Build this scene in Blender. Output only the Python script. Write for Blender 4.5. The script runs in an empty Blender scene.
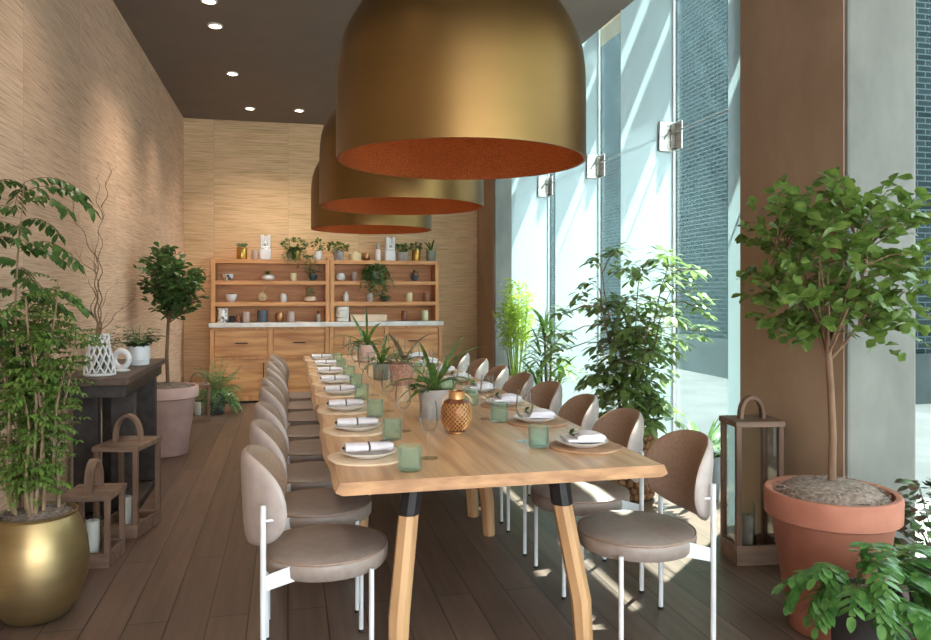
import bpy, math, random
from math import sin, cos, pi, radians, sqrt, tan, atan
from mathutils import Vector, Matrix
random.seed(7)
SC = bpy.context.scene
COL = SC.collection
R = random.uniform

# ------------------------------------------------------------------ meshes
class M:
    def __init__(self):
        self.v = []; self.f = []
    def add(self, vs, fs):
        o = len(self.v)
        self.v += [tuple(p) for p in vs]
        self.f += [tuple(i + o for i in f) for f in fs]
        return self
    def box(self, c, s, rz=0.0):
        x, y, z = s[0] / 2, s[1] / 2, s[2] / 2
        ca, sa = cos(rz), sin(rz)
        vs = []
        for dz in (-z, z):
            for dx, dy in ((-x, -y), (x, -y), (x, y), (-x, y)):
                vs.append((c[0] + dx * ca - dy * sa, c[1] + dx * sa + dy * ca, c[2] + dz))
        return self.add(vs, [(3, 2, 1, 0), (4, 5, 6, 7), (0, 1, 5, 4), (1, 2, 6, 5), (2, 3, 7, 6), (3, 0, 4, 7)])
    def bb(self, x0, x1, y0, y1, z0, z1):
        return self.box(((x0 + x1) / 2, (y0 + y1) / 2, (z0 + z1) / 2), (x1 - x0, y1 - y0, z1 - z0))
    def loft(self, loops, cap0=True, cap1=True):
        n = len(loops[0]); vs = [p for l in loops for p in l]; fs = []
        for k in range(len(loops) - 1):
            for i in range(n):
                j = (i + 1) % n
                fs.append((k * n + i, k * n + j, (k + 1) * n + j, (k + 1) * n + i))
        if cap0: fs.append(tuple(range(n - 1, -1, -1)))
        if cap1: fs.append(tuple((len(loops) - 1) * n + i for i in range(n)))
        return self.add(vs, fs)
    def lathe(self, prof, c=(0, 0, 0), n=32, cap0=True, cap1=True, sx=1.0, sy=1.0, ph=0.0):
        loops = [[(c[0] + r * sx * cos(2 * pi * i / n + ph), c[1] + r * sy * sin(2 * pi * i / n + ph), c[2] + z) for i in range(n)] for r, z in prof]
        return self.loft(loops, cap0, cap1)
    def tube(self, pts, r, n=8, caps=True):
        P = [Vector(p) for p in pts]; k = len(P)
        rr = r if isinstance(r, (list, tuple)) else [r] * k
        loops = []; a = None
        for i in range(k):
            t = (P[min(i + 1, k - 1)] - P[max(i - 1, 0)])
            if t.length < 1e-9: t = Vector((0, 0, 1))
            t.normalize()
            if a is None:
                a = Vector((1, 0, 0)) if abs(t.x) < .8 else Vector((0, 1, 0))
            a = (a - t * a.dot(t))
            if a.length < 1e-6: a = Vector((0, 1, 0)) - t * t.y
            a.normalize(); b = t.cross(a)
            loops.append([P[i] + (a * cos(2 * pi * q / n) + b * sin(2 * pi * q / n)) * rr[i] for q in range(n)])
        return self.loft(loops, caps, caps)
    def leaf(self, p, d, L, W, segs=2, droop=0.0, fold=.2, prof='oval', roll=0.0):
        p = Vector(p); d = Vector(d)
        if d.length < 1e-6: d = Vector((0, 0, 1))
        d.normalize()
        up = Vector((0, 0, 1)) if abs(d.z) < .93 else Vector((R(-1, 1), R(-1, 1), .1))
        s = d.cross(up)
        if s.length < 1e-6: s = Vector((1, 0, 0))
        s.normalize()
        if roll: s.rotate(Matrix.Rotation(roll, 3, d))
        if segs <= 2:
            nrm = s.cross(d)
            m = p + d * L * (.6 if prof == 'obov' else .45)
            e = p + d * L + Vector((0, 0, -droop * L * .5))
            l = m + s * W / 2 + nrm * fold * W; r_ = m - s * W / 2 + nrm * fold * W
            return self.add([p, r_, e, l], [(0, 1, 2), (0, 2, 3)])
        st = L / segs; vs = [p.copy()]; q = p.copy()
        for i in range(1, segs):
            d = (d + Vector((0, 0, -droop / segs))).normalized()
            q = q + d * st
            t = i / segs
            if prof == 'strap': w = min(1, t * 3 + .32) * (1 if t < .6 else 1 - ((t - .6) / .4) ** 1.6)
            elif prof == 'obov': w = sin(pi * t ** 1.5) ** .8
            else: w = sin(pi * t) ** .75
            nrm = s.cross(d).normalized()
            vs += [q + s * W / 2 * w + nrm * fold * W * w * .5, q.copy(), q - s * W / 2 * w + nrm * fold * W * w * .5]
        d = (d + Vector((0, 0, -droop / segs))).normalized(); q = q + d * st; vs.append(q)
        fs = [(0, 2, 1), (0, 3, 2)]
        for i in range(segs - 2):
            b = 1 + i * 3
            fs += [(b, b + 1, b + 4, b + 3), (b + 1, b + 2, b + 5, b + 4)]
        b = 1 + (segs - 2) * 3; e = len(vs) - 1
        fs += [(b, b + 1, e), (b + 1, b + 2, e)]
        return self.add(vs, fs)
    def blob(self, c, r, n=14, k=8, amp=0.0):
        prof = []
        if not isinstance(r, (tuple, list)): r = (r, r, r)
        loops = []
        for j in range(k + 1):
            a = -pi / 2 + pi * j / k
            rr = max(cos(a), .02)
            loops.append([(c[0] + r[0] * rr * cos(2 * pi * i / n) * (1 + amp * R(-1, 1)), c[1] + r[1] * rr * sin(2 * pi * i / n) * (1 + amp * R(-1, 1)), c[2] + r[2] * sin(a)) for i in range(n)])
        return self.loft(loops)
    def warp(self, fn):
        self.v = [tuple(fn(*p)) for p in self.v]; return self
    def build(self, name, mat, parent=None, smooth=True, bevel=0.0, ang=40, loc=None):
        me = bpy.data.meshes.new(name)
        me.from_pydata(self.v, [], self.f); me.update()
        if smooth:
            me.polygons.foreach_set('use_smooth', [True] * len(me.polygons))
            me.set_sharp_from_angle(angle=radians(ang))
        o = bpy.data.objects.new(name, me); COL.objects.link(o)
        if mat: me.materials.append(mat)
        if parent: o.parent = parent
        if loc: o.location = loc
        if bevel:
            b = o.modifiers.new('bevel', 'BEVEL'); b.width = bevel; b.segments = 2; b.limit_method = 'ANGLE'
        return o

def tag(o, label, cat, group=None, kind=None):
    o['label'] = label; o['category'] = cat
    if group: o['group'] = group
    if kind: o['kind'] = kind
    return o
def thing(name, label, cat, loc=(0, 0, 0), rz=0.0, group=None):
    o = bpy.data.objects.new(name, None); o.empty_display_size = .1
    COL.objects.link(o); o.location = loc; o.rotation_euler = (0, 0, rz)
    return tag(o, label, cat, group)
def dup(root, loc, rz=0.0, label=None, group=None):
    def cp(o, par):
        c = o.copy(); COL.objects.link(c)
        if par: c.parent = par
        for ch in list(o.children): cp(ch, c)
        return c
    r = cp(root, None); r.location = loc; r.rotation_euler = (0, 0, rz)
    if label: r['label'] = label
    if group: r['group'] = group
    return r
def struct(o):
    o['kind'] = 'structure'; return o

# ------------------------------------------------------------------ materials
def lin(c):
    return tuple(((x / 255) / 12.92 if x / 255 <= .04045 else ((x / 255 + .055) / 1.055) ** 2.4) for x in c[:3]) + (1,)
def newmat(name):
    m = bpy.data.materials.new(name); m.use_nodes = True
    nt = m.node_tree; nt.nodes.clear()
    return m, nt, nt.nodes.new, nt.links.new
def pm(name, c1, c2=None, scale=(8, 8, 8), rough=.5, metal=0.0, bump=0.0, detail=4, spec=.5, coat=0.0, bscale=None, lo=.35, hi=.65):
    """principled with a stretched-noise blend of two sRGB colours"""
    m, nt, N, Lk = newmat(name)
    out = N('ShaderNodeOutputMaterial'); b = N('ShaderNodeBsdfPrincipled')
    Lk(b.outputs[0], out.inputs[0])
    tc = N('ShaderNodeTexCoord'); mp = N('ShaderNodeMapping'); mp.inputs['Scale'].default_value = scale
    Lk(tc.outputs['Object'], mp.inputs[0])
    nz = N('ShaderNodeTexNoise'); nz.inputs['Scale'].default_value = 1; nz.inputs['Detail'].default_value = detail
    Lk(mp.outputs[0], nz.inputs[0])
    cr = N('ShaderNodeValToRGB'); cr.color_ramp.elements[0].position = lo; cr.color_ramp.elements[1].position = hi
    c2 = c2 or tuple(x * .85 for x in c1)
    cr.color_ramp.elements[0].color = lin(c1); cr.color_ramp.elements[1].color = lin(c2)
    Lk(nz.outputs['Fac'], cr.inputs[0]); Lk(cr.outputs[0], b.inputs['Base Color'])
    b.inputs['Roughness'].default_value = rough; b.inputs['Metallic'].default_value = metal
    b.inputs['Specular IOR Level'].default_value = spec; b.inputs['Coat Weight'].default_value = coat
    if bump:
        bp = N('ShaderNodeBump'); bp.inputs['Strength'].default_value = bump; bp.inputs['Distance'].default_value = .01
        if bscale:
            n2 = N('ShaderNodeTexNoise'); n2.inputs['Scale'].default_value = bscale; n2.inputs['Detail'].default_value = 3
            Lk(tc.outputs['Object'], n2.inputs[0]); Lk(n2.outputs['Fac'], bp.inputs['Height'])
        else: Lk(nz.outputs['Fac'], bp.inputs['Height'])
        Lk(bp.outputs[0], b.inputs['Normal'])
    return m
def leafm(name, c1, c2, tr=.3, rough=.35, scale=30):
    m, nt, N, Lk = newmat(name)
    out = N('ShaderNodeOutputMaterial'); b = N('ShaderNodeBsdfPrincipled'); t = N('ShaderNodeBsdfTranslucent'); mx = N('ShaderNodeMixShader')
    tc = N('ShaderNodeTexCoord'); nz = N('ShaderNodeTexNoise'); nz.inputs['Scale'].default_value = scale
    Lk(tc.outputs['Object'], nz.inputs[0])
    cr = N('ShaderNodeValToRGB'); cr.color_ramp.elements[0].position = .35; cr.color_ramp.elements[1].position = .65
    cr.color_ramp.elements[0].color = lin(c1); cr.color_ramp.elements[1].color = lin(c2)
    Lk(nz.outputs['Fac'], cr.inputs[0]); Lk(cr.outputs[0], b.inputs['Base Color']); Lk(cr.outputs[0], t.inputs['Color'])
    b.inputs['Roughness'].default_value = rough
    mx.inputs[0].default_value = tr
    Lk(b.outputs[0], mx.inputs[1]); Lk(t.outputs[0], mx.inputs[2]); Lk(mx.outputs[0], out.inputs[0])
    return m
def glassm(name, tint, ior=1.45, rough=.02, milk=0.0, milkc=(230, 240, 235), gain=1.0):
    m, nt, N, Lk = newmat(name)
    out = N('ShaderNodeOutputMaterial'); t = N('ShaderNodeBsdfTransparent'); g = N('ShaderNodeBsdfGlossy'); mx = N('ShaderNodeMixShader')
    fr = N('ShaderNodeFresnel'); fr.inputs['IOR'].default_value = ior
    t.inputs['Color'].default_value = lin(tint); g.inputs['Roughness'].default_value = rough
    # the fresnel node inverts on back faces; the geometry flag keeps it the same on both sides
    ge = N('ShaderNodeNewGeometry'); inv = N('ShaderNodeMath'); inv.operation = 'MULTIPLY_ADD'
    inv.inputs[1].default_value = 1 / ior - ior; inv.inputs[2].default_value = ior
    Lk(ge.outputs['Backfacing'], inv.inputs[0])
    ml = N('ShaderNodeMath'); ml.operation = 'MULTIPLY'; ml.inputs[1].default_value = gain; ml.use_clamp = True
    fr2 = N('ShaderNodeLayerWeight'); fr2.inputs['Blend'].default_value = .22
    Lk(fr2.outputs['Fresnel'], ml.inputs[0])
    Lk(ml.outputs[0], mx.inputs[0]); Lk(t.outputs[0], mx.inputs[1]); Lk(g.outputs[0], mx.inputs[2])
    last = mx
    if milk:
        d = N('ShaderNodeBsdfDiffuse'); tl = N('ShaderNodeBsdfTranslucent'); m1 = N('ShaderNodeMixShader'); m2 = N('ShaderNodeMixShader')
        d.inputs[0].default_value = lin(milkc); tl.inputs[0].default_value = lin(milkc)
        m1.inputs[0].default_value = .5; Lk(d.outputs[0], m1.inputs[1]); Lk(tl.outputs[0], m1.inputs[2])
        m2.inputs[0].default_value = milk; Lk(mx.outputs[0], m2.inputs[1]); Lk(m1.outputs[0], m2.inputs[2]); last = m2
    Lk(last.outputs[0], out.inputs[0])
    nt.nodes.remove(fr); nt.nodes.remove(ge); nt.nodes.remove(inv)
    return m
def emis(name, c, s):
    m, nt, N, Lk = newmat(name)
    out = N('ShaderNodeOutputMaterial'); e = N('ShaderNodeEmission'); e.inputs[0].default_value = lin(c); e.inputs[1].default_value = s
    Lk(e.outputs[0], out.inputs[0]); return m

def brickm(name, c1, c2, mortar, axis, w, h, mw, rough=.6, vary=None, bump=.3, grain=None, spec=.5):
    """bricks or planks; axis = which object axes become the texture's x and y"""
    m, nt, N, Lk = newmat(name)
    out = N('ShaderNodeOutputMaterial'); b = N('ShaderNodeBsdfPrincipled'); Lk(b.outputs[0], out.inputs[0])
    tc = N('ShaderNodeTexCoord'); sp = N('ShaderNodeSeparateXYZ'); cb = N('ShaderNodeCombineXYZ')
    Lk(tc.outputs['Object'], sp.inputs[0])
    if axis[1] == 2:
        ad = N('ShaderNodeMath'); Lk(sp.outputs[0], ad.inputs[0]); Lk(sp.outputs[1], ad.inputs[1]); Lk(ad.outputs[0], cb.inputs[0])
    else: Lk(sp.outputs[axis[0]], cb.inputs[0])
    Lk(sp.outputs[axis[1]], cb.inputs[1])
    br = N('ShaderNodeTexBrick'); Lk(cb.outputs[0], br.inputs[0])
    br.inputs['Scale'].default_value = 1; br.inputs['Brick Width'].default_value = w; br.inputs['Row Height'].default_value = h
    br.inputs['Mortar Size'].default_value = mw; br.inputs['Mortar Smooth'].default_value = .1; br.inputs['Bias'].default_value = 0
    br.offset = .37 if grain else .5; br.offset_frequency = 2
    br.inputs['Color1'].default_value = lin(c1); br.inputs['Color2'].default_value = lin(c2); br.inputs['Mortar'].default_value = lin(mortar)
    col = br.outputs['Color']
    if grain:
        mp = N('ShaderNodeMapping'); mp.inputs['Scale'].default_value = grain; Lk(tc.outputs['Object'], mp.inputs[0])
        nz = N('ShaderNodeTexNoise'); nz.inputs['Scale'].default_value = 1; nz.inputs['Detail'].default_value = 6; Lk(mp.outputs[0], nz.inputs[0])
        mr = N('ShaderNodeMapRange'); mr.inputs[1].default_value = .3; mr.inputs[2].default_value = .7; mr.inputs[3].default_value = .78; mr.inputs[4].default_value = 1.2
        Lk(nz.outputs['Fac'], mr.inputs[0])
        mx = N('ShaderNodeMix'); mx.data_type = 'RGBA'; mx.blend_type = 'MULTIPLY'; mx.inputs[0].default_value = 1
        Lk(col, mx.inputs[6]); Lk(mr.outputs[0], mx.inputs[7]); col = mx.outputs[2]
    Lk(col, b.inputs['Base Color'])
    b.inputs['Roughness'].default_value = rough; b.inputs['Specular IOR Level'].default_value = spec
    bp = N('ShaderNodeBump'); bp.inputs['Strength'].default_value = bump; bp.inputs['Distance'].default_value = .004; bp.invert = True
    Lk(br.outputs['Fac'], bp.inputs['Height']); Lk(bp.outputs[0], b.inputs['Normal'])
    return m

def grassm(name, c1, c2, c3, axis, seam):
    """woven grasscloth: thin horizontal fibres, panels with seams"""
    m, nt, N, Lk = newmat(name)
    out = N('ShaderNodeOutputMaterial'); b = N('ShaderNodeBsdfPrincipled'); Lk(b.outputs[0], out.inputs[0])
    tc = N('ShaderNodeTexCoord'); sp = N('ShaderNodeSeparateXYZ'); Lk(tc.outputs['Object'], sp.inputs[0])
    dv = N('ShaderNodeMath'); dv.operation = 'DIVIDE'; dv.inputs[1].default_value = seam; Lk(sp.outputs[axis], dv.inputs[0])
    fl = N('ShaderNodeMath'); fl.operation = 'FLOOR'; Lk(dv.outputs[0], fl.inputs[0])
    wn = N('ShaderNodeTexWhiteNoise'); wn.noise_dimensions = '1D'; Lk(fl.outputs[0], wn.inputs['W'])
    off = N('ShaderNodeMath'); off.operation = 'MULTIPLY'; off.inputs[1].default_value = 9; Lk(wn.outputs[0], off.inputs[0])
    cb = N('ShaderNodeCombineXYZ')
    a = N('ShaderNodeMath'); a.operation = 'MULTIPLY'; a.inputs[1].default_value = 3.2; Lk(sp.outputs[axis], a.inputs[0])
    z = N('ShaderNodeMath'); z.operation = 'MULTIPLY'; z.inputs[1].default_value = 135; Lk(sp.outputs[2], z.inputs[0])
    Lk(a.outputs[0], cb.inputs[0]); Lk(z.outputs[0], cb.inputs[1]); Lk(off.outputs[0], cb.inputs[2])
    nz = N('ShaderNodeTexNoise'); nz.inputs['Scale'].default_value = 1; nz.inputs['Detail'].default_value = 5; nz.inputs['Roughness'].default_value = .6
    Lk(cb.outputs[0], nz.inputs[0])
    cr = N('ShaderNodeValToRGB'); e = cr.color_ramp.elements
    e[0].position = .33; e[0].color = lin(c1); e[1].position = .66; e[1].color = lin(c3)
    k = e.new(.5); k.color = lin(c2)
    Lk(nz.outputs['Fac'], cr.inputs[0])
    # slow drift of tone over height, per panel tone
    cb2 = N('ShaderNodeCombineXYZ'); z2 = N('ShaderNodeMath'); z2.operation = 'MULTIPLY'; z2.inputs[1].default_value = 7; Lk(sp.outputs[2], z2.inputs[0])
    a2 = N('ShaderNodeMath'); a2.operation = 'MULTIPLY'; a2.inputs[1].default_value = .5; Lk(sp.outputs[axis], a2.inputs[0])
    Lk(a2.outputs[0], cb2.inputs[0]); Lk(z2.outputs[0], cb2.inputs[1]); Lk(off.outputs[0], cb2.inputs[2])
    n2 = N('ShaderNodeTexNoise'); n2.inputs['Scale'].default_value = 1; n2.inputs['Detail'].default_value = 3; Lk(cb2.outputs[0], n2.inputs[0])
    ad = N('ShaderNodeMath'); ad.operation = 'MULTIPLY_ADD'; ad.inputs[1].default_value = .35; Lk(n2.outputs['Fac'], ad.inputs[0])
    pn = N('ShaderNodeMath'); pn.operation = 'MULTIPLY_ADD'; pn.inputs[1].default_value = .07; pn.inputs[2].default_value = .79; Lk(wn.outputs[0], pn.inputs[0])
    Lk(pn.outputs[0], ad.inputs[2])
    fr = N('ShaderNodeMath'); fr.operation = 'FRACT'; Lk(dv.outputs[0], fr.inputs[0])
    gt = N('ShaderNodeMath'); gt.operation = 'LESS_THAN'; gt.inputs[1].default_value = .006 / seam; Lk(fr.outputs[0], gt.inputs[0])
    sb = N('ShaderNodeMath'); sb.operation = 'MULTIPLY_ADD'; sb.inputs[1].default_value = -.18; Lk(gt.outputs[0], sb.inputs[0]); Lk(ad.outputs[0], sb.inputs[2])
    mx = N('ShaderNodeMix'); mx.data_type = 'RGBA'; mx.blend_type = 'MULTIPLY'; mx.inputs[0].default_value = 1
    Lk(cr.outputs[0], mx.inputs[6]); Lk(sb.outputs[0], mx.inputs[7]); Lk(mx.outputs[2], b.inputs['Base Color'])
    b.inputs['Roughness'].default_value = .75; b.inputs['Specular IOR Level'].default_value = .25
    bp = N('ShaderNodeBump'); bp.inputs['Strength'].default_value = .35; bp.inputs['Distance'].default_value = .004
    Lk(nz.outputs['Fac'], bp.inputs['Height']); Lk(bp.outputs[0], b.inputs['Normal'])
    return m
def concretem(name, c1, c2):
    m, nt, N, Lk = newmat(name)
    out = N('ShaderNodeOutputMaterial'); b = N('ShaderNodeBsdfPrincipled'); Lk(b.outputs[0], out.inputs[0])
    tc = N('ShaderNodeTexCoord'); mp = N('ShaderNodeMapping'); mp.inputs['Scale'].default_value = (2.2, 2.2, 1.1); Lk(tc.outputs['Object'], mp.inputs[0])
    nz = N('ShaderNodeTexNoise'); nz.inputs['Scale'].default_value = 1; nz.inputs['Detail'].default_value = 9; nz.inputs['Roughness'].default_value = .62; Lk(mp.outputs[0], nz.inputs[0])
    cr = N('ShaderNodeValToRGB'); cr.color_ramp.elements[0].position = .35; cr.color_ramp.elements[1].position = .68
    cr.color_ramp.elements[0].color = lin(c1); cr.color_ramp.elements[1].color = lin(c2); Lk(nz.outputs['Fac'], cr.inputs[0])
    vo = N('ShaderNodeTexVoronoi'); vo.inputs['Scale'].default_value = 9; vo.inputs['Randomness'].default_value = 1; Lk(tc.outputs['Object'], vo.inputs[0])
    wv = N('ShaderNodeMath'); wv.operation = 'MULTIPLY'; wv.inputs[1].default_value = .09
    sc = N('ShaderNodeSeparateColor'); Lk(vo.outputs['Color'], sc.inputs[0])
    pw = N('ShaderNodeMath'); pw.operation = 'POWER'; pw.inputs[1].default_value = 4; Lk(sc.outputs[0], pw.inputs[0]); Lk(pw.outputs[0], wv.inputs[0])
    lt = N('ShaderNodeMath'); lt.operation = 'LESS_THAN'; Lk(vo.outputs['Distance'], lt.inputs[0]); Lk(wv.outputs[0], lt.inputs[1])
    mx = N('ShaderNodeMix'); mx.data_type = 'RGBA'; Lk(lt.outputs[0], mx.inputs[0]); Lk(cr.outputs[0], mx.inputs[6]); mx.inputs[7].default_value = lin(tuple(x * .55 for x in c1))
    Lk(mx.outputs[2], b.inputs['Base Color']); b.inputs['Roughness'].default_value = .6
    bp = N('ShaderNodeBump'); bp.inputs['Strength'].default_value = .25; bp.inputs['Distance'].default_value = .01; Lk(nz.outputs['Fac'], bp.inputs['Height']); Lk(bp.outputs[0], b.inputs['Normal'])
    return m
def hammerm(name, c1, c2, scale=70):
    m, nt, N, Lk = newmat(name)
    out = N('ShaderNodeOutputMaterial'); b = N('ShaderNodeBsdfPrincipled'); Lk(b.outputs[0], out.inputs[0])
    tc = N('ShaderNodeTexCoord'); vo = N('ShaderNodeTexVoronoi'); vo.inputs['Scale'].default_value = scale; Lk(tc.outputs['Object'], vo.inputs[0])
    cr = N('ShaderNodeValToRGB'); cr.color_ramp.elements[0].color = lin(c1); cr.color_ramp.elements[1].color = lin(c2); cr.color_ramp.elements[1].position = .7
    Lk(vo.outputs['Distance'], cr.inputs[0]); Lk(cr.outputs[0], b.inputs['Base Color'])
    b.inputs['Metallic'].default_value = .75; b.inputs['Roughness'].default_value = .42
    bp = N('ShaderNodeBump'); bp.inputs['Strength'].default_value = .6; bp.inputs['Distance'].default_value = .01; Lk(vo.outputs['Distance'], bp.inputs['Height']); Lk(bp.outputs[0], b.inputs['Normal'])
    return m

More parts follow.
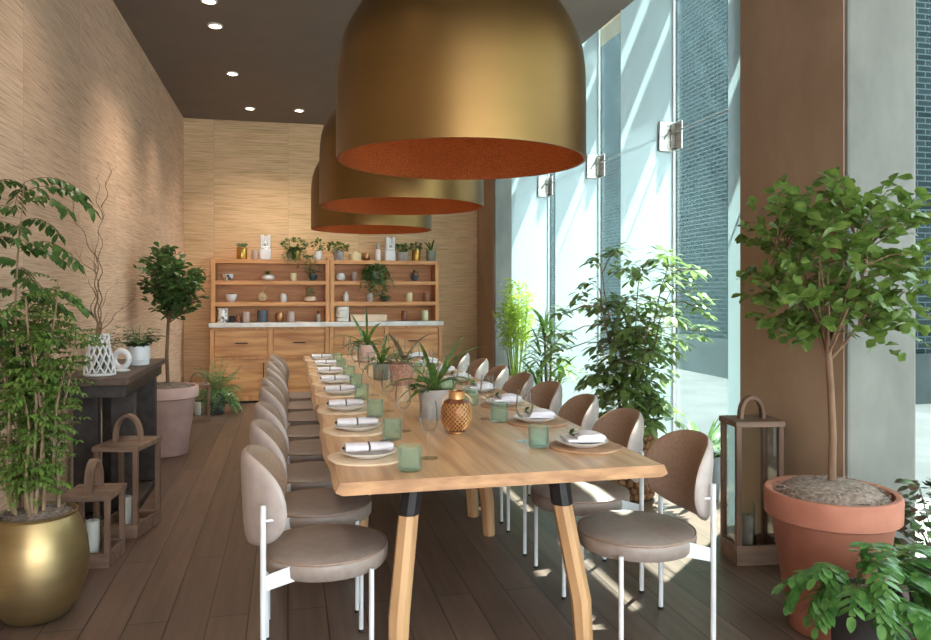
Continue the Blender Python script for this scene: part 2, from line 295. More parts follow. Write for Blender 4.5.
K = dict(
 left=grassm('grasscloth pink beige', (174, 140, 114), (208, 174, 147), (220, 190, 165), 1, 1.06),
 back=grassm('grasscloth straw', (186, 150, 110), (222, 186, 144), (234, 202, 164), 0, .93),
 ceil=pm('taupe ceiling paint', (116, 105, 98), (112, 101, 94), (3, 3, 3), .75),
 floor=brickm('dark oak planks', (108, 88, 76), (89, 72, 62), (34, 28, 24), (1, 0), 2.1, .165, .0028, rough=.4, grain=(26, 1.6, 1), bump=.5),
 conc=concretem('cast concrete', (96, 96, 90), (124, 123, 116)),
 concb=concretem('brown concrete', (158, 133, 110), (178, 153, 129)),
 pave=pm('pale paving', (128, 125, 120), (142, 139, 134), (2, 2, 2), .8),
 brickd=brickm('dark grey brick', (26, 34, 36), (40, 48, 50), (70, 80, 82), (1, 2), .25, .078, .008, rough=.95, spec=.05),
 brick_brightened=brickm('brightened grey brick', (150, 150, 158), (172, 172, 178), (226, 226, 228), (0, 2), .27, .09, .01),  # paler colour stands in for brightness on a face turned from the sun
 base=pm('plinth concrete', (62, 68, 68), (76, 82, 82), (2, 2, 2), .9, spec=.1),
 soffit=pm('beige soffit', (190, 176, 160), (200, 188, 172), (2, 2, 2), .8),
 beam=pm('brown steel beam', (110, 98, 88), (120, 108, 98), (2, 2, 2), .6),
 wframe=pm('white window frame', (240, 242, 245), (232, 235, 240), (4, 4, 4), .5),
 wglass=pm('sky window glass', (130, 165, 190), (160, 190, 210), (1, 1, 1), .08),
 glass=glassm('facade glass', (240, 251, 250), rough=.0, gain=.16),
 finglass=glassm('clear fin glass', (250, 254, 253), gain=.35),
 steel=pm('brushed stainless steel', (200, 198, 192), (165, 162, 155), (6, 6, 40), .3, 1.0),
 edge=pm('white sealant', (236, 238, 238), (225, 228, 228), (5, 5, 5), .4),
 brass=pm('brushed brass', (122, 94, 54), (116, 89, 51), (1.5, 1.5, 6), .4, .9, detail=3),
 copper=hammerm('hammered copper', (168, 92, 44), (128, 66, 30), 150),
 goldpot=pm('brushed gold', (176, 154, 112), (156, 134, 94), (2, 2, 9), .4, .9, detail=5),
 gold=pm('gold pot', (205, 160, 85), (180, 138, 66), (6, 6, 6), .28, .95),
 bronze=pm('rose bronze', (190, 140, 100), (150, 105, 72), (9, 9, 9), .3, .9),
 oak=pm('pale oak tabletop', (214, 176, 136), (168, 126, 92), (22, 1.3, 20), .36, bump=.06, detail=9, lo=.36, hi=.7, coat=.15),
 oakleg=pm('oak leg', (206, 164, 118), (178, 134, 92), (14, 14, 1.2), .45, detail=7),
 oakend=pm('oak end grain', (198, 152, 108), (150, 106, 72), (7, 30, 26), .5, detail=6),
 blackm=pm('black steel', (34, 31, 31), (44, 40, 40), (12, 12, 12), .45, .3),
 leather=pm('taupe leather', (150, 124, 106), (140, 114, 97), (60, 60, 60), .42, bump=.05, bscale=320),
 cover=pm('lilac grey back shell', (176, 163, 157), (166, 153, 147), (20, 20, 20), .42),
 seat=pm('grey taupe seat leather', (150, 136, 127), (140, 126, 118), (30, 30, 30), .42, bump=.05, bscale=320),
 white=pm('white powder coat', (222, 226, 228), (212, 216, 219), (8, 8, 8), .35),
 rubber=pm('black rubber', (24, 24, 25), (30, 30, 30), (8, 8, 8), .7),
 pine=pm('warm knotty pine', (226, 166, 110), (188, 126, 76), (2.2, 20, 24), .5, bump=.04, detail=7, lo=.28, hi=.72),
 pinef=pm('knotty pine front', (224, 166, 110), (170, 106, 60), (1.6, 9, 15), .5, bump=.04, detail=8, lo=.36, hi=.7),
 pinev=pm('warm pine upright', (222, 164, 110), (196, 136, 86), (24, 20, 2.0), .5, detail=7),
 marble=pm('white marble top', (232, 228, 222), (205, 200, 196), (6, 6, 6), .25, detail=8),
 lantern=pm('weathered lantern wood', (130, 102, 84), (100, 76, 61), (18, 18, 3), .7, bump=.08, detail=6),
 lanternh=pm('weathered board', (134, 108, 91), (104, 81, 66), (4, 26, 26), .7, bump=.08, detail=6),
 console=pm('charred dark wood', (58, 48, 42), (36, 29, 26), (16, 3, 16), .6, bump=.15, detail=6),
 consolet=pm('dark brown board', (88, 70, 58), (60, 47, 39), (20, 2, 20), .6, bump=.15, detail=6),
 canvas=pm('white textured panel', (216, 204, 190), (200, 186, 172), (30, 30, 30), .8, bump=.2),
 stick=pm('bare pale wood', (232, 206, 168), (208, 178, 138), (20, 20, 3), .6),
 lglass=glassm('lantern glass', (252, 254, 253), gain=.6),
 candle=pm('white wax', (226, 222, 216), (214, 209, 202), (8, 8, 8), .5),
 candleg=pm('greyish wax', (150, 138, 130), (170, 158, 150), (8, 8, 8), .5),
 terra=pm('terracotta', (166, 106, 84), (150, 93, 73), (7, 7, 7), .75, detail=6),
 terrap=pm('pale pink terracotta', (196, 166, 156), (180, 150, 142), (6, 6, 6), .75, detail=6),
 moss=pm('dry spanish moss', (150, 134, 122), (104, 90, 80), (60, 60, 60), .95, bump=.9, bscale=90),
 soil=pm('dark soil', (84, 72, 62), (58, 48, 42), (50, 50, 50), .95, bump=.9, bscale=70),
 bark=pm('brown bark', (128, 98, 74), (104, 78, 58), (30, 30, 8), .8, bump=.2),
 barkg=pm('pale cane bark', (150, 126, 98), (112, 90, 66), (30, 30, 10), .8, bump=.2),
 twig=pm('dry twig', (140, 112, 88), (112, 88, 66), (30, 30, 10), .8),
 potblack=pm('black nursery pot', (40, 37, 38), (52, 48, 50), (10, 10, 10), .55),
 potgrey=pm('grey planter', (168, 160, 156), (150, 143, 140), (8, 8, 8), .7),
 potdgrey=pm('dark grey planter', (96, 98, 102), (84, 86, 90), (8, 8, 8), .6),
 potgreen=pm('grey green stoneware', (140, 146, 130), (126, 132, 118), (8, 8, 8), .6),
 ceram=pm('white ceramic', (228, 226, 226), (214, 212, 213), (8, 8, 8), .35),
 marbled=pm('black and white marbled ceramic', (232, 230, 228), (96, 96, 98), (26, 26, 26), .35, lo=.5, hi=.58),
 slate=pm('dark slate', (66, 70, 80), (84, 88, 98), (16, 16, 16), .55),
 teal=pm('dark teal glaze', (44, 66, 76), (62, 86, 94), (12, 12, 12), .3),
 lilac=pm('lilac wax', (196, 170, 160), (184, 158, 150), (10, 10, 10), .5),
 mauve=pm('mauve brown wax', (158, 112, 92), (146, 100, 82), (10, 10, 10), .5),
 brownwax=pm('brown wax', (140, 86, 62), (126, 76, 54), (10, 10, 10), .5),
 cream=pm('cream wax', (232, 216, 172), (222, 204, 158), (10, 10, 10), .5),
 palegreen=pm('pale green wax', (214, 214, 176), (204, 204, 166), (10, 10, 10), .5),
 pinkbox=pm('pale pink box', (226, 200, 176), (218, 192, 168), (10, 10, 10), .7),
 greyglass=pm('grey bottle', (170, 158, 150), (196, 186, 180), (10, 10, 30), .25),
 rope=pm('woven seagrass', (158, 118, 82), (112, 78, 50), (28, 28, 28), .9, bump=.6),
 woven=pm('pinkish woven pot', (182, 140, 122), (138, 98, 84), (70, 70, 70), .8, bump=.5),
 linen=pm('white linen', (226, 222, 228), (212, 208, 216), (24, 24, 24), .8, bump=.15, bscale=160),
 plate=pm('white stoneware plate', (230, 226, 222), (220, 216, 212), (10, 10, 10), .3),
 mat=pm('pale wood slice', (228, 208, 184), (210, 186, 160), (12, 12, 12), .55, detail=6),
 matr=pm('tan wood slice', (186, 150, 118), (160, 122, 92), (12, 12, 12), .55, detail=6),
 band=pm('dark band', (60, 56, 62), (80, 76, 80), (20, 20, 20), .6),
 tumbler=glassm('green tumbler glass', (243, 251, 247), rough=.05, milk=.10, milkc=(196, 230, 212), gain=.6),
 wine=glassm('clear wine glass', (254, 255, 254), gain=.55),
 amber=pm('golden lattice', (214, 166, 112), (190, 140, 90), (20, 20, 20), .35, .7),
 ambody=pm('dark amber body', (120, 72, 44), (96, 56, 34), (12, 12, 12), .3, .4),
 g_ficus=leafm('ficus leaf', (78, 106, 46), (118, 142, 68), .38),
 g_dark=leafm('dark laurel leaf', (56, 84, 42), (86, 116, 62), .28),
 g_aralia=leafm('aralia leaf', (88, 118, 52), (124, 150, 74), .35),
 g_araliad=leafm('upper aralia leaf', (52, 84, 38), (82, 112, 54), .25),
 g_scheff=leafm('schefflera leaf', (96, 122, 62), (140, 164, 100), .4),
 g_bamboo=leafm('bamboo leaf', (156, 186, 62), (196, 214, 104), .5),
 g_drac=leafm('dracaena leaf', (112, 148, 76), (158, 186, 112), .45),
 g_fern=leafm('fern frond', (104, 144, 88), (150, 182, 128), .3),
 g_fernd=leafm('dark fern frond', (40, 72, 36), (66, 100, 50), .3),
 g_blue=leafm('blue star fern frond', (60, 106, 48), (98, 142, 72), .3),
 g_red=leafm('red green round leaf', (98, 110, 84), (110, 74, 66), .25),
 g_strap=leafm('strap leaf', (62, 94, 46), (100, 132, 66), .25),
 g_trail=leafm('trailing leaf', (58, 98, 46), (96, 136, 66), .3),
 g_suc=leafm('pale succulent', (130, 150, 110), (160, 178, 140), .2),
 bulb=emis('warm bulb', (255, 214, 160), 6),
 downl=emis('downlight lens', (255, 240, 215), 14),
 downw=pm('downlight trim', (222, 216, 208), (212, 206, 198), (9, 9, 9), .5),
)
# frosted structural glass fin: scatters the light that falls on it from either side
def finm():
    m, nt, N, Lk = newmat('frosted glass fin')
    out = N('ShaderNodeOutputMaterial'); d = N('ShaderNodeBsdfDiffuse'); t = N('ShaderNodeBsdfTranslucent'); g = N('ShaderNodeBsdfGlossy')
    c = lin((200, 215, 224)); d.inputs[0].default_value = c; t.inputs[0].default_value = c
    tc = N('ShaderNodeTexCoord'); nz = N('ShaderNodeTexNoise'); nz.inputs['Scale'].default_value = .8; Lk(tc.outputs['Object'], nz.inputs[0])
    mr = N('ShaderNodeMapRange'); mr.inputs[3].default_value = .50; mr.inputs[4].default_value = .54; Lk(nz.outputs['Fac'], mr.inputs[0])
    m1 = N('ShaderNodeMixShader'); Lk(mr.outputs[0], m1.inputs[0]); Lk(d.outputs[0], m1.inputs[1]); Lk(t.outputs[0], m1.inputs[2])
    g.inputs['Roughness'].default_value = .08; m2 = N('ShaderNodeMixShader'); m2.inputs[0].default_value = .06
    Lk(m1.outputs[0], m2.inputs[1]); Lk(g.outputs[0], m2.inputs[2]); Lk(m2.outputs[0], out.inputs[0])
    return m
K['fin'] = finm()
# ------------------------------------------------------------------ setting
XL, XR, XG, YB, ZC, ZT = -1.30, 2.57, 3.02, 10.30, 3.615, 5.4
struct(M().bb(XL - .2, XG + .03, -3.2, YB + .2, -.2, 0).build('floor', K['floor'], smooth=False))
struct(M().bb(XL - .2, XL, -3.2, YB + .2, 0, ZC + .05).build('wall_left', K['left'], smooth=False))
struct(M().bb(XL, XG + .1, YB, YB + .2, 0, ZT).build('wall_back', K['back'], smooth=False))
struct(M().bb(XL - .2, XR, -3.2, YB + .2, ZC, ZC + .3).build('ceiling', K['ceil'], smooth=False))
struct(M().bb(XR - .1, XR, -3.2, YB, ZC + .3, ZT).build('wall_upper', K['ceil'], smooth=False))
struct(M().bb(XR - .1, XG + .42, -3.2, YB + .2, ZT, ZT + .15).build('trim_roof', K['soffit'], smooth=False))  # overhang lengthened to cut sun entering above the canopy strips
struct(M().bb(XL, XL + .012, 0, YB, 0, .09).build('baseboard_left', K['left'], smooth=False))
# columns
for n, y0, y1 in (('column', 3.08, 3.95), ('column', 9.36, 10.24)):
    m = M().bb(XR, XR + .39, y0, y1, 0, ZT)
    o = struct(m.build(n, K['conc'], bevel=.015, smooth=False))
    # the room-side face carries a brown mineral coat
    M().bb(XR - .006, XR - .0005, y0 + .02, y1 - .005, 0.001, ZT - .002).build('plaster_face', K['concb'], o, smooth=False)
# glass facade: panes between structural fins
FY = (4.05, 5.55, 7.05, 8.55)
ys = [-3.2, -1.5, 0, 1.5, 3.0] + list(FY) + [YB]
for i in range(len(ys) - 1):
    if i == 3: y0, y1 = ys[i], 3.06
    elif i == 4: y0, y1 = 3.07, 4.05
    else: y0, y1 = ys[i], ys[i + 1]
    struct(M().bb(XG, XG + .014, y0 + .008, y1 - .008, 0, ZT).build('window_%d' % (i + 1), K['glass'], smooth=False))
for i, y in enumerate(FY):
    f = struct(M().bb(2.55, XG - .004, y - .012, y + .012, 0.002, ZT - .002).build('trim_fin_%d' % (i + 1), K['finglass'], smooth=False))
    # the frosted interlayer laminated inside the clear glass
    M().add([(2.552, y, .004), (XG - .006, y, .004), (XG - .006, y, ZT - .004), (2.552, y, ZT - .004)], [(0, 1, 2, 3)]).build('frosted_layer', K['fin'], f, smooth=False)
    M().bb(XG - .022, XG - .0045, y - .017, y + .017, 0.004, ZT - .004).build('sealant_joint', K['edge'], f, smooth=False)
    zc = 2.63
    # point-fixed steel clamps bolted through the fin, with the pane plate and arm
    c = M()
    for s in (-1, 1):
        c.bb(XG - .15, XG - .03, y + s * .012 + (0 if s > 0 else -.014), y + s * .012 + (.014 if s > 0 else 0), zc - .12, zc + .12)
    c.build('clamp_plate', K['steel'], f, bevel=.006)
    c = M()
    for s in (-1, 1):
        c.bb(XG - .018, XG - .004, y + s * .075 - .06, y + s * .075 + .06, zc - .11, zc + .11)
        c.bb(XG - .055, XG - .018, y + s * .03 - .012, y + s * .03 + .012, zc - .09, zc + .09)
        c.tube([(XG - .05, y + s * .03, zc + .06), (XG - .11, y + s * .03, zc - .03)], .008)
    c.build('clamp_arm', K['steel'], f, bevel=.004)
    c = M()
    for dx, dz in ((-.07, -.085), (-.125, -.085), (-.125, .085), (-.07, .085)):
        c.tube([(XG + dx, y - .034, zc + dz), (XG + dx, y + .034, zc + dz)], .011)
    c.build('bolt', K['steel'], f)
    if i: M().tube([(XG - .06, y - .05, zc + .02), (XG - .06, FY[i - 1] + .05, zc + .02)], .0065, 6).build('tension_cable', K['steel'], f)
# outside: paving, brick buildings, canopy, added light blockers
struct(M().bb(3.06, 30, -12, 30, -.4, -.12).build('ground_outside', K['pave'], smooth=False))
struct(M().bb(7.5, 9.6, 8.6, 26, .55, 9.5).build('wall_brick_dark', K['brickd'], smooth=False))
struct(M().bb(7.42, 9.6, 8.55, 26, -.12, .55).build('wall_plinth', K['base'], smooth=False))
struct(M().bb(7.3, 9.6, 8.4, 26, 9.5, 9.8).build('trim_coping', K['soffit'], smooth=False))
struct(M().bb(9.6, 14, 11.0, 12, -.12, 2.9).build('wall_brick_brightened', K['brick_brightened'], smooth=False))
w = struct(M().bb(9.6, 14, 11.05, 12, 2.9, 4.2).build('window_20', K['wglass'], smooth=False))
M().bb(9.6, 14, 10.98, 11.05, 2.9, 2.98).build('frame_sill', K['wframe'], w, smooth=False)
M().bb(9.6, 14, 10.98, 11.05, 3.72, 3.84).build('frame_rail', K['wframe'], w, smooth=False)
struct(M().bb(9.6, 14, 11.0, 12, 4.2, 6.4).build('wall_render_upper', K['soffit'], smooth=False))
struct(M().bb(9.6, 14, 10.85, 11.0, 4.75, 5.0).build('trim_beam', K['beam'], smooth=False))
struct(M().bb(13, 14, -12, 10.9, -.12, 6.4).build('wall_sky_blocker', K['brick_brightened'], smooth=False))  # unseen wall added to block low sky light from the window side
struct(M().bb(3.06, 6.0, -6, 3.4, 4.24, 4.4).build('trim_added_shade_1', K['soffit'], smooth=False))  # unseen slab added to shade the column and the near glass
struct(M().bb(3.54, 6.0, 3.405, 4.7, 4.24, 4.4).build('trim_added_shade_2', K['soffit'], smooth=False))  # added extension of the shading slab, keeps sun off the begonia
struct(M().bb(3.05, 3.22, 3.41, 13, 4.22, 4.30).build('trim_canopy_1', K['soffit'], smooth=False))
struct(M().bb(3.30, 3.52, 3.41, 13, 4.22, 4.30).build('trim_canopy_2', K['soffit'], smooth=False))

# downlights set flush in the ceiling
DL = thing('downlight', 'recessed round ceiling downlight', 'downlight', (-.585, 6.08, ZC), 0, 'recessed ceiling downlights')
M().lathe([(.062, -.001), (.062, -.012), (.048, -.014), (.046, -.004)], cap0=False, cap1=False, n=28).build('trim_ring', K['downw'], DL)
M().lathe([(.046, -.006), (.001, -.005)], cap0=True, cap1=False, n=24).build('lens', K['downl'], DL)
dlpos = [(-.59, 6.64, 'the second row of spots, left of the brass pendants'), (-.55, 8.06, None), (-.447, 9.55, None), (.132, 9.52, None)]
DL['label'] = 'recessed ceiling downlight cut by the top edge of the photo'
names = ['small recessed downlight just behind the one cut by the top edge', 'small recessed downlight midway along the dark ceiling', 'left one of two recessed downlights nearest the back wall', 'right one of two recessed downlights nearest the back wall']
for (x, y, _), nm in zip(dlpos, names):
    dup(DL, (x, y, ZC), 0, nm)

# ------------------------------------------------------------------ pendants
PZ = ((3.36, 1.985), (5.19, 1.978), (7.13, 1.972))
prof = [(.559, 0), (.56, .02), (.56, .22), (.559, .34), (.556, .41), (.546, .48), (.527, .545), (.497, .605), (.458, .668), (.412, .735), (.35, .79), (.26, .84), (.15, .876), (.05, .892)]
pend = thing('pendant_lamp', 'largest nearest brass dome pendant lamp over the table', 'pendant lamp', (.765, PZ[0][0], PZ[0][1]), 0, 'brass dome pendants over the table')
M().lathe(prof, n=96, cap0=False).build('shade', K['brass'], pend)
M().lathe([(.559, 0)] + [(r - .012, z if i == 0 else z - .012) for i, (r, z) in enumerate(prof)][0:], n=96, cap0=False).build('lining', K['copper'], pend)
M().tube([(0, 0, .895), (0, 0, 1.60)], .012, 10).build('stem', K['blackm'], pend)
M().lathe([(.07, 1.555), (.07, 1.56)], n=24).build('ceiling_plate', K['blackm'], pend)
M().lathe([(.03, .62), (.035, .66), (.035, .88)], n=16).build('lamp_holder', K['blackm'], pend)
M().lathe([(.006, .50), (.035, .515), (.048, .55), (.042, .59), (.025, .625)], n=18).build('bulb', K['bulb'], pend)
for (y, z), nm in zip(PZ[1:], ('middle of three brass dome pendants, partly behind the nearest', 'farthest and lowest-looking of three brass dome pendants, above the shelves')):
    p = dup(pend, (.765, y, z), 0, nm)
# stems end at the ceiling: lengths differ by a few centimetres
for o in [o for o in COL.objects if o.name.startswith('ceiling_plate') or o.name.startswith('stem')]:
    dz = (ZC - o.parent.location.z)
    if o.name.startswith('ceiling_plate'): o.location.z = dz - 1.5602
    else: o.scale.z = 1; o.location.z = dz - 1.60

# ------------------------------------------------------------------ tables
TX0, TX1, TZ = .150, 1.383, .75
def tabletop(y0, y1, seed, par):
    random.seed(seed)
    n = 26; xc = (TX0 + TX1) / 2
    ph = [R(0, 6) for _ in range(4)]
    def wob(t, k): return .007 * sin(t * 4.3 + ph[k]) + .004 * sin(t * 13 + ph[k + 1])
    top, mid, bot = [], [], []
    L = []
    for i in range(n + 1):
        t = (y1 - y0) * i / n
        L.append((TX0 - xc + wob(t, 0), t)) 
    Rr = [(TX1 - xc + wob(t, 2), t) for _, t in reversed(L)]
    loop = L + Rr
    def shr(p, a):
        return (p[0] - a if p[0] > 0 else p[0] + a, p[1])
    l0 = [(*shr(p, .024), -.045) for p in loop]; l1 = [(*shr(p, .0), -.034) for p in loop]; l2 = [(*shr(p, .014), -.003) for p in loop]; l3 = [(*shr(p, .017), 0) for p in loop]
    vs = [(x, y, TZ + z) for l in (l0, l1, l2, l3) for x, y, z in l]
    m = M(); N_ = len(loop); fs = []
    for k in range(3):
        for i in range(N_):
            j = (i + 1) % N_
            fs.append((k * N_ + j, k * N_ + i, (k + 1) * N_ + i, (k + 1) * N_ + j))
    for b, flip in ((0, False), (3 * N_, True)):
        for i in range(n):
            q = (b + i, b + i + 1, b + N_ - 2 - i, b + N_ - 1 - i)
            fs.append(q if not flip else q[::-1])
    m.add(vs, fs)
    o = m.build('tabletop', K['oak'], par, ang=25)
    o.data.materials.append(K['oakend'])
    for p in o.data.polygons:
        if abs(p.normal.y) > .6: p.material_index = 1
    return o
def table_leg(par, sx, y, sy):
    pts = [(.705, .312, 0), (.572, .330, 0), (.20, .368, .015), (0, .374, .02)] if sx < 0 else [(.705, .255, 0), (.572, .274, 0), (.20, .346, .015), (0, .358, .02)]
    sizes = [(.036, .038), (.036, .038), (.038, .040), (.033, .036)]
    def sec(z, x, dy, hx, hy):
        X = sx * x; Y = y + sy * dy; c = .35
        return [(X - hx, Y - hy * c, z), (X - hx * c, Y - hy, z), (X + hx * c, Y - hy, z), (X + hx, Y - hy * c, z), (X + hx, Y + hy * c, z), (X + hx * c, Y + hy, z), (X - hx * c, Y + hy, z), (X - hx, Y + hy * c, z)]
    l = M().loft([sec(*p, *s) for p, s in zip(pts[1:][::-1], sizes[1:][::-1])]).build('leg', K['oakleg'], par, ang=25)
    M().loft([sec(*p, s[0] + .003, s[1] + .003) for p, s in zip(pts[:2][::-1], sizes[:2][::-1])]).build('leg_sleeve', K['blackm'], l, ang=25)
tb = []
for lab, y0, y1, a, b, sd in (('nearer oak dining table with live edges and black-topped legs', 2.60, 4.405, .20, .20, 3),
                              ('farther oak dining table pushed end to end behind the nearer one', 4.42, 7.78, .2, .2, 5)):
    t = thing('dining_table', lab, 'table', ((TX0 + TX1) / 2, y0, 0))
    tabletop(y0, y1, sd, t)
    for sx in (-1, 1):
        table_leg(t, sx, a, -1); table_leg(t, sx, y1 - y0 - b, 1)

# ------------------------------------------------------------------ chairs
def superloop(r, n, e=2.7):
    P = []
    for i in range(n):
        a = 2 * pi * i / n; c, s = cos(a), sin(a)
        P.append((r * math.copysign(abs(c) ** (2 / e), c), r * math.copysign(abs(s) ** (2 / e), s)))
    return P
def back_half(sgn, T, n=44):
    """half of the curved back pad: sgn -1 faces the sitter, +1 outside"""
    RA, CX, HZ, A = .235, -.045, .172, radians(66)
    loops = []
    for r in (1.0, .985, .955, .90, .80, .6, .3, .02):
        t = T * (1 - r ** 7) ** .5 if r < 1 else 0
        l = []
        for u, w in superloop(r, n):
            ww = w if w > 0 else w * (1 - .12 * abs(u) ** 1.5)
            a = pi - u * A
            rad = RA + sgn * t + .015 * (1 - w) * 0
            z = .645 + HZ * ww - .03 * abs(u) ** 2.2 * (1 if w > 0 else .25)
            lean = -.05 * (z - .62)
            l.append((CX + rad * cos(a) + lean, rad * sin(a), z))
        loops.append(l if sgn > 0 else l[::-1])
    return M().loft(loops, cap0=False)
def make_chair(label):
    t = thing('dining_chair', label, 'chair', (0, 0, 0), 0, 'round grey dining chairs along the table')
    s = M().lathe([(.205, .372), (.225, .376), (.236, .39), (.238, .425), (.232, .438), (.222, .443), (.12, .449), (.01, .450)], n=48).build('seat', K['seat'], t)
    M().lathe([(.2345, .4335), (.2375, .4375), (.2365, .4415), (.2325, .4395)], n=48, cap0=False, cap1=False).build('piping', K['leather'], s)
    b = back_half(-1, .020).build('backrest', K['leather'], t, ang=60)
    back_half(1, .024).build('back_cover', K['cover'], b, ang=60)
    for sy in (-1, 1):
        l = M().tube([(.155, sy * .198, .012), (.155, sy * .198, .40)], .0095, 12).build('leg', K['white'], t)
        M().tube([(.155, sy * .198, 0), (.155, sy * .198, .0125)], .0105, 12).build('leg_tip', K['rubber'], l)
        l = M().tube([(-.222, sy * .212, .012), (-.222, sy * .212, .655)], .0105, 12).build('leg', K['white'], t)
        M().tube([(-.222, sy * .212, 0), (-.222, sy * .212, .0125)], .0115, 12).build('leg_tip', K['rubber'], l)
        l2 = M().tube([(-.222, sy * .21, .60), (-.155, sy * .20, .60)], .005, 8)
        l2.build('backrest_pin', K['white'], b)
        br = M(); x0, y0, x1, y1 = -.226, sy * .205, -.11, sy * .190
        for yy in (0,):
            br.add([(x0, y0 - .004, .352), (x1, y1 - .004, .378), (x1, y1 + .004, .378), (x0, y0 + .004, .352), (x0, y0 - .004, .405), (x1, y1 - .004, .436), (x1, y1 + .004, .436), (x0, y0 + .004, .405)],
                   [(3, 2, 1, 0), (4, 5, 6, 7), (0, 1, 5, 4), (1, 2, 6, 5), (2, 3, 7, 6), (3, 0, 4, 7)])
        br.build('bracket', K['white'], t, smooth=False)
    return t
ORD = ['nearest', 'second', 'third', 'fourth', 'fifth', 'sixth', 'seventh', 'farthest']
YL = [2.94, 3.53, 4.13, 4.78, 5.33, 5.96, 6.55, 7.17]
YR = [2.85, 3.46, 4.03, 4.62, 5.17, 5.75, 6.40, 7.06]
random.seed(11)
ch = make_chair('nearest grey round-backed dining chair on the wall side of the table')
for i, y in enumerate(YL):
    lab = '%s grey round-backed dining chair on the wall side of the table%s' % (ORD[i], '' if i in (0, 7) else ', counted from the camera')
    rz = radians(R(-3, 3)) if i else 0
    if i == 0: ch.location = (.138, y, 0); ch['label'] = lab
    else: dup(ch, (.138 + R(-.012, .012), y, 0), rz, lab)
for i, y in enumerate(YR):
    lab = '%s grey round-backed dining chair on the window side of the table%s' % (ORD[i], '' if i in (0, 7) else ', counted from the camera')
    dup(ch, (1.376 + (0 if i < 2 else R(-.01, .02)), y, 0), pi + (radians(R(-4, 4)) if i > 1 else 0), lab)

